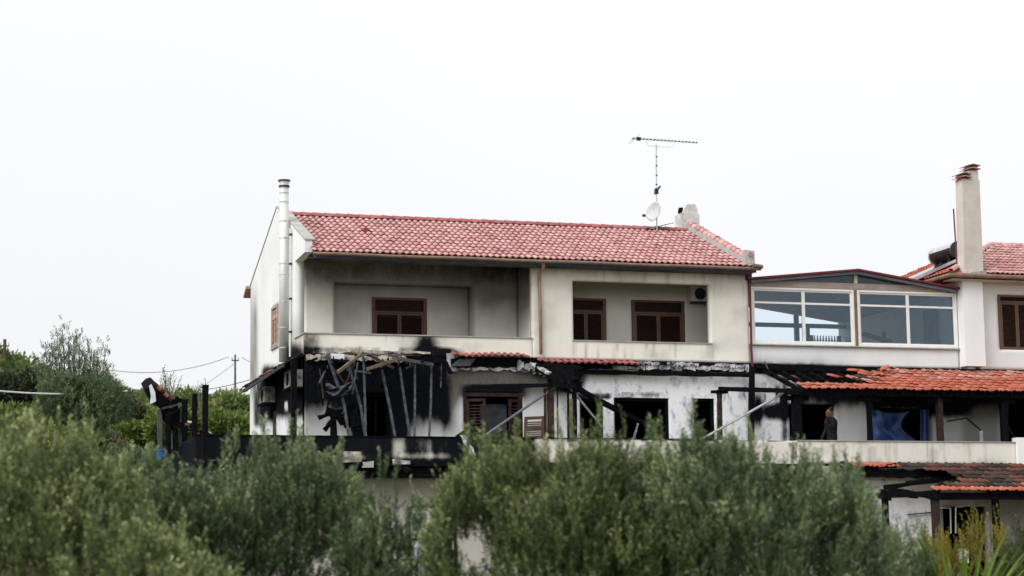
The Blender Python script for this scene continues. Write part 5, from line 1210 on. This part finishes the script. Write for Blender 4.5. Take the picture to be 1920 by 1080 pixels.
profile_tree('olive_tree', 'low olive tree at the bottom edge in front of the dense one', 'tree', 21.5, [(120, 1020), (180, 985), (240, 960), (290, 985), (340, 1020), (420, 1060)], 260, .9, 1.1, 2200, 'olive_leaf_b', .22, 12, .072, .020, 18, OG, limbs=4, tipb=.4)
profile_tree('olive_tree', 'broad olive tree left of the centre below the brown door and slanting poles', 'tree', 24.0, [(812, 1010), (835, 890), (860, 850), (900, 835), (945, 820), (1000, 832), (1050, 822), (1100, 806), (1150, 815), (1190, 825), (1240, 850), (1300, 920)], 1010, 1.7, 1.15, 7300, 'olive_leaf_b', .27, 12, .074, .0200, 14, OG, gap=.48)
profile_tree('olive_tree', 'tallest broad olive tree right of the centre, reaching over the cream parapet', 'tree', 24.5, [(1130, 950), (1190, 850), (1240, 822), (1300, 800), (1350, 798), (1400, 808), (1450, 835), (1510, 832), (1560, 868), (1610, 885), (1632, 935), (1655, 1000), (1680, 1060)], 1390, 1.8, 1.15, 8000, 'olive_leaf', .27, 12, .074, .0200, 15, OG, gap=.48)
profile_tree('olive_tree', 'low grey-green olive in the right corner beside the yellow-green shrub', 'tree', 27, [(1590, 1030), (1640, 985), (1680, 975), (1720, 1000), (1760, 1040), (1790, 1070)], 1690, 1.0, 1.2, 900, 'olive_leaf', .24, 12, .06, .015, 16, OG, gap=.46, limbs=5, trunk_r=.06)
profile_tree('shrub', 'dark green shrub cut off by the right edge of the picture', 'shrub', 29, [(1865, 1060), (1885, 1030), (1912, 1000), (1960, 980), (2010, 1050)], 1925, .9, 1.2, 2000, 'dark_leaf', .22, 12, .07, .02, 17, limbs=3, trunk_r=.05)
# individual tall shoots standing proud of the crowns
def shoot_group(label, lst, d, mat, seed):
    pass
# yellow-flowering shrub
profile_tree('shrub', 'yellow-green shrub with golden upright sprays before the lower canopy', 'shrub', 33, [(1690, 1040), (1720, 1000), (1765, 985), (1800, 1010), (1826, 925), (1838, 1000), (1870, 960), (1900, 1020)], 1800, .8, 1.3, 420, 'yellow_leaf', .35, 14, .05, .024, 19, gap=.5, limbs=8, trunk_r=.03)
# reed-like plant: arching blades
rp = AD(1800, 1075, 27); gz = float(terr(np.array(rp.x), np.array(rp.y))); rng = np.random.default_rng(5)
t_ = thing('reed_plant', 'bright green plant with long arching blades at the bottom right', 'plant', (rp.x, rp.y, gz))
for k in range(60):
    az = rng.uniform(0, 6.28); lean = rng.uniform(.15, 1.7); ln = rng.uniform(.9, 1.35)+(AD(1800, 965, 27).z-gz-1.1)*.9
    o_ = V((rp.x, rp.y, gz)); dr = V((math.cos(az), math.sin(az), 0)); sd_ = V((-dr.y, dr.x, 0)); pts = []; n_ = 9
    for i in range(n_):
        t = i/(n_-1); w = .034*(1-t**2.2)+.002
        pc_ = o_+dr*(.08+lean*ln*t**1.5*.62)+V((0, 0, ln*(t-.22*lean*t*t)))
        pts += [pc_-sd_*w, pc_+V((0, 0, -.004)), pc_+sd_*w]
    mb = MB().poly(pts, [(3*i+j, 3*i+j+1, 3*i+4+j, 3*i+3+j) for i in range(n_-1) for j in range(2)])
    ob = mb.build('blade', 'reed_leaf', t_); a = ob.data.attributes.new('tint', 'FLOAT', 'POINT'); a.data.foreach_set('value', np.full(len(ob.data.vertices), rng.random(), np.float32))

# --- hillside
def leaf_blob(name, mat, parent, C, R3, n, L, Wd, seed, tint=(.2, .7), up=.35, lump=1.0):
    rng = np.random.default_rng(seed); C = np.array(C); R3 = np.array(R3)
    K = 16; cc = unit_np(rng.normal(size=(K, 3)))*rng.uniform(.25, .75, (K, 1)); cc[:, 2] = np.abs(cc[:, 2])*.9-.1; cr_ = rng.uniform(.22, .42, K)*lump
    k = rng.integers(0, K, n); dd_ = unit_np(rng.normal(size=(n, 3))); p = cc[k]+dd_*(cr_[k]*rng.uniform(.55, 1.05, n))[:, None]
    P = C+p*R3; D = unit_np(dd_*.8+np.array([0, 0, up])+rng.normal(0, .4, (n, 3)))
    v, q = leaves(P, D, unit_np(rng.normal(size=(n, 3))), L*rng.uniform(.6, 1.3, n), Wd*rng.uniform(.7, 1.3, n))
    t = tint[0]+(tint[1]-tint[0])*rng.random(K)[k]+rng.normal(0, .08, n)+.10*dd_[:, 2]
    return v, q, np.repeat(np.clip(t, 0, 1), 4)
def bush(name, label, cat, px_, py_, d, w, h_, mat, seed, n=5200, L=.26, Wd=.13, tint=(.2, .7), group=None, dep=None):
    c = AD(px_, py_, d); gz = float(terr(np.array(c.x), np.array(c.y))); base = V((c.x, c.y, gz)); top = c.z
    hh = max(h_, (top-gz))
    t_ = thing(name, label, cat, tuple(base), group)
    cz = top-h_*.5
    v, q, t = leaf_blob('crown', mat, t_, (c.x, c.y, cz), (w/2*1.15, (dep or w)/2, h_*.55), n, L, Wd, seed, tint)
    me = fast_mesh('crown', v-np.array(base), q, mat, t); add_obj('crown', me, t_, base)
    tm = MB(); k0 = base+V((0, 0, -.2))
    tm.tube([k0, V((c.x+.1, c.y, (gz+cz)/2)), V((c.x, c.y, cz))], [.16, .12, .07], 7)
    for i in range(5):
        a_ = i*1.26; tm.tube([V((c.x, c.y, (gz+cz)/2)), V((c.x+math.cos(a_)*w*.28, c.y+math.sin(a_)*w*.28, cz+h_*.18))], [.07, .03], 5)
    tm.build('trunk', 'bark_dark', t_); return t_
# feathery pine
def feather_tree():
    rng = np.random.default_rng(77); d = 78.0; c = AD(135, 860, d); gz = float(terr(np.array(c.x), np.array(c.y))); base = V((c.x, c.y, gz))
    t_ = thing('pine_tree', 'feathery young pine with upswept airy branches against the white sky', 'tree', tuple(base))
    vd = V((c.x-EYE.x, c.y-EYE.y, 0)).normalized(); ud = V((vd.y, -vd.x, 0)); z0 = AD(135, 800, d).z
    tips = [(70, 668), (85, 655), (96, 640), (108, 634), (117, 616), (128, 640), (138, 632), (150, 628), (160, 650), (172, 654), (185, 665), (198, 655), (203, 690), (80, 700), (150, 650), (140, 660), (120, 650), (105, 660), (178, 690), (190, 700), (90, 690), (165, 680), (130, 665), (112, 680), (155, 690), (98, 672), (182, 676)]
    PP, DD = [], []; lm = MB()
    for (tx, ty) in tips:
        w = rng.uniform(-.9, .9); tip = AD(tx, ty, d)+vd*w; st = base+V((0, 0, 0))+ud*((tx-135)/50*.28)+vd*w*.2; st.z = AD(135, 770+rng.uniform(-15, 40), d).z
        md = st.lerp(tip, .5)+ud*((tx-135)/50*.25)+V((0, 0, -.15)); L_ = 26; prev = None
        pth = []
        for i in range(L_):
            t = i/(L_-1); q = (st*(1-t)**2)+(md*2*t*(1-t))+(tip*t*t); pth.append(q)
        lm.tube(pth[::5]+[pth[-1]], [.024*(1-i/7)+.006 for i in range(len(pth[::5])+1)], 5)
        tan = (tip-md).normalized()
        for i in range(5, L_):
            for r_ in range(2):
                if rng.random() < .10: continue
                off = V(tuple(rng.normal(0, .10+.12*(1-i/L_), 3))); PP.append(np.array(pth[i]+off)); dd = V((tan.x, tan.y, max(tan.z, .4)))*.9+V(tuple(rng.normal(0, .35, 3))); DD.append(np.array(dd.normalized()))
    # lower dense body
    m = 5200; u = rng.uniform(-1.15, 1.9, m); w = rng.uniform(-1.6, 1.6, m)
    pxs = 135+u*FPX/d; topv = np.interp(pxs, [70, 85, 105, 140, 175, 205, 225, 240], [745, 722, 712, 712, 708, 716, 748, 800]); zt = np.array([AD(float(a), float(b), d).z for a, b in zip(pxs, topv)]); zb = gz+.3
    z = zb+(zt-zb)*rng.random(m)**.7; ok = vn(u*1.5+z, w*1.5+z*1.2, 4) > .22
    P2 = np.column_stack([np.array([c.x, c.y])[None]+u[:, None]*np.array(ud)[None, :2]+w[:, None]*np.array(vd)[None, :2], z])[ok]
    D2 = unit_np(np.array([0, 0, .8])+rng.normal(0, .55, P2.shape)+np.outer(u[ok]*.3, np.array(ud)))
    nA = len(PP); P = np.vstack([np.array(PP), P2]); D = np.vstack([np.array(DD), D2])
    tb_ = np.concatenate([rng.uniform(.1, .6, nA), np.clip(vn(u[ok]*1.6, z[ok]*1.8, 8)*.6+.03, 0, 1)])
    VV, QQ, TT = sprigs(P, D, .30, 9, .17, .030, rng, .15, tb_)
    me = fast_mesh('crown', VV-np.array(base), QQ, 'pine_leaf', TT); add_obj('crown', me, t_, base)
    lm.build('limbs', 'bark', t_); MB().tube([base+V((0, 0, -.3)), V((c.x, c.y, z0)), V((c.x, c.y, AD(135, 700, d).z))], [.16, .12, .06], 8).build('trunk', 'bark_dark', t_)
feather_tree()
bush('dark_tree', 'dark round tree top on the hill at the left edge', 'tree', 5, 683, 96, 2.6, 2.6, 'dark_leaf', 31)
bush('dark_tree', 'dark lumpy tree just left of the pine on the hill crest', 'tree', 40, 688, 92, 2.8, 2.4, 'dark_leaf', 32)
bush('bush', 'low dark bush behind the pine, right of its trunk', 'bush', 215, 724, 90, 2.4, 2.2, 'dark_leaf', 33, tint=(.3, .9))
bush('bush', 'brownish bush where the white cable ends on the ridge', 'bush', 232, 735, 84, 1.8, 2.2, 'dark_leaf', 34, tint=(.6, 1.0))
bush('bush', 'light green bush behind the wrecked shelter', 'bush', 330, 752, 62, 2.4, 1.9, 'bright_leaf', 35, L=.2, Wd=.1)
bush('bush', 'yellow-green bush on the slope between the pine and the wrecked shelter', 'bush', 262, 775, 70, 2.2, 2.2, 'bright_leaf', 36, L=.2, Wd=.1, tint=(0, .5))
bush('bush', 'yellow-green bush seen between the charred poles and the house', 'bush', 415, 765, 72, 2.6, 2.2, 'bright_leaf', 37, L=.2, Wd=.1, tint=(0, .6))
bush('dark_tree', 'dark green tree below the pine, above the nearest olive', 'tree', 175, 782, 66, 2.4, 2.4, 'dark_leaf', 38, L=.2, Wd=.1, tint=(.1, .5))
bush('bush', 'dark green bush at the foot of the wrecked shelter', 'bush', 250, 820, 60, 2.2, 1.8, 'pine_leaf', 39, L=.18, Wd=.09, tint=(.0, .4))
# thin saplings behind the shelter
def sapling(label, tipsl, px_, d, seed, mat='scrub_leaf'):
    rng = np.random.default_rng(seed); c = AD(px_, 780, d); gz = float(terr(np.array(c.x), np.array(c.y))); base = V((c.x, c.y, gz))
    t_ = thing('sapling', label, 'sapling', tuple(base)); PP, DD = [], []; lm = MB(); st = V((c.x, c.y, AD(px_, 760, d).z)); lm.tube([base, st], [.04, .03], 5)
    for (tx, ty) in tipsl:
        tip = AD(tx, ty, d)+V((0, rng.uniform(-.3, .3), 0)); lm.tube([st, st.lerp(tip, .5), tip], [.02, .013, .005], 4)
        for i in range(9):
            t = .35+.65*i/8; PP.append(np.array(st.lerp(tip, t))+rng.normal(0, .04, 3)); DD.append(np.array(((tip-st).normalized()+V(tuple(rng.normal(0, .3, 3)))).normalized()))
    VV, QQ, TT = sprigs(np.array(PP), np.array(DD), .2, 5, .10, .025, rng, .1)
    me = fast_mesh('crown', VV-np.array(base), QQ, mat, TT); add_obj('crown', me, t_, base); lm.build('stems', 'bark', t_)
sapling('thin grey sapling with bare twigs above the light green bush', [(305, 700), (312, 699), (321, 702), (308, 712), (318, 716), (302, 722), (326, 726), (335, 722), (338, 730)], 314, 62, 61)
sapling('small wispy sapling between the first two charred poles', [(372, 728), (378, 726), (384, 731), (370, 738), (380, 738)], 376, 64, 62)

# scrub that reads as one mass on the hill
rng = np.random.default_rng(90); VS, QS, TS = [], [], []; off = 0
for i in range(430):
    d = rng.uniform(62, 150); px_ = rng.uniform(-260, 1100)
    c = AD(px_, 900, d)
    if c.y < 9 or (c.x > -3.5 and c.y < 11): continue
    gz = float(terr(np.array(c.x), np.array(c.y))); w = rng.uniform(1.6, 3.6); h_ = rng.uniform(.9, 1.9)
    g_ = rng.random()
    v, q, t = leaf_blob('x', '', None, (c.x, c.y, gz+h_*.35), (w/2, w/2, h_*.75), 900, .30, .16, 1000+i, (.05+g_*.55, .35+g_*.6))
    VS.append(v); QS.append(q+off); TS.append(t); off += len(v)
me = fast_mesh('hillside_scrub', np.vstack(VS), np.vstack(QS), 'scrub_leaf', np.concatenate(TS)); o = add_obj('hillside_scrub', me); o['kind'] = 'stuff'; o['label'] = 'mixed green and brown scrub covering the hillside'; o['category'] = 'scrub'
# grass and weeds under the olives and round the houses
n = 30000; X = rng.uniform(-24, 26, n); Y = rng.uniform(-44, -5, n); Z = terr(X, Y)
v, q = leaves(np.column_stack([X, Y, Z-.02]), unit_np(np.column_stack([rng.normal(0, .35, n), rng.normal(0, .35, n), np.ones(n)])), unit_np(rng.normal(size=(n, 3))), .28*rng.uniform(.5, 1.2, n), .03*np.ones(n))
me = fast_mesh('grass', v, q, 'scrub_leaf', np.repeat(rng.uniform(.3, 1, n), 4)); o = add_obj('grass', me); o['kind'] = 'stuff'; o['label'] = 'dry grass under the olive trees'; o['category'] = 'grass'

# --- poles and wires
def upole(label, px_, top, bot, d, r):
    p, q = AD(px_, top, d), AD(px_, bot, d); gz = float(terr(np.array(q.x), np.array(q.y)))
    t_ = thing('utility_pole', label, 'pole', (q.x, q.y, min(gz, q.z)), 'utility poles on the ridge')
    MB().tube([(q.x, q.y, min(gz, q.z)-.5), p], [r*1.2, r*.8], 8).build('shaft', 'bark_dark', t_)
    MB().beam(p+V((-.22, 0, -.35)), p+V((.22, 0, -.35)), .07, .07).build('crossarm', 'dark_metal', t_)
    for k in (-.2, .2): MB().tube([p+V((k, 0, -.31)), p+V((k, 0, -.18))], .04, 6).build('insulator', 'dish_grey', t_)
    return p
pA = upole('slender utility pole on the ridge just left of the house', 441, 665, 745, 125, .065)
pB = upole('utility pole at the far left edge above the dark tree', 9, 636, 690, 110, .10)
def wire(label, pts, r, mat='dark_metal'):
    o = MB().tube(pts, r, 5).build('wire', mat); tagit(o, label, 'cable')
def sagline(p, q, sag, n=14): return [p.lerp(q, i/n)+V((0, 0, -sag*4*(i/n)*(1-i/n))) for i in range(n+1)]
wire('thin overhead wire from behind the pine to the ridge pole', sagline(AD(195, 692, 118), pA+V((-.4, 0, -.15)), .5), .018)
wire('thin overhead wire from the ridge pole towards the house', sagline(pA+V((.4, 0, -.15)), AD(474, 679, 120), .05), .018)
wire('lower sagging wire running behind the charred poles to the house wall', sagline(AD(240, 728, 100), AD(472, 711, 90), .35), .016)
wire('diagonal stay wire running down left from the ridge pole', sagline(pA+V((0, 0, -.5)), AD(375, 728, 118), .02), .014)
wire('short wire leaving the far left pole at the picture edge', sagline(pB+V((-.3, 0, -.2)), AD(-40, 640, 112), .1), .02)
wire('faint wire running right from the far left pole behind the pine', sagline(pB+V((.3, 0, -.9)), AD(130, 692, 112), .3), .014)
wire('thick white cable sagging across the left edge in front of the pine', sagline(AD(-60, 727, 70), AD(238, 733, 82), .16, 18), .030, 'white_metal')
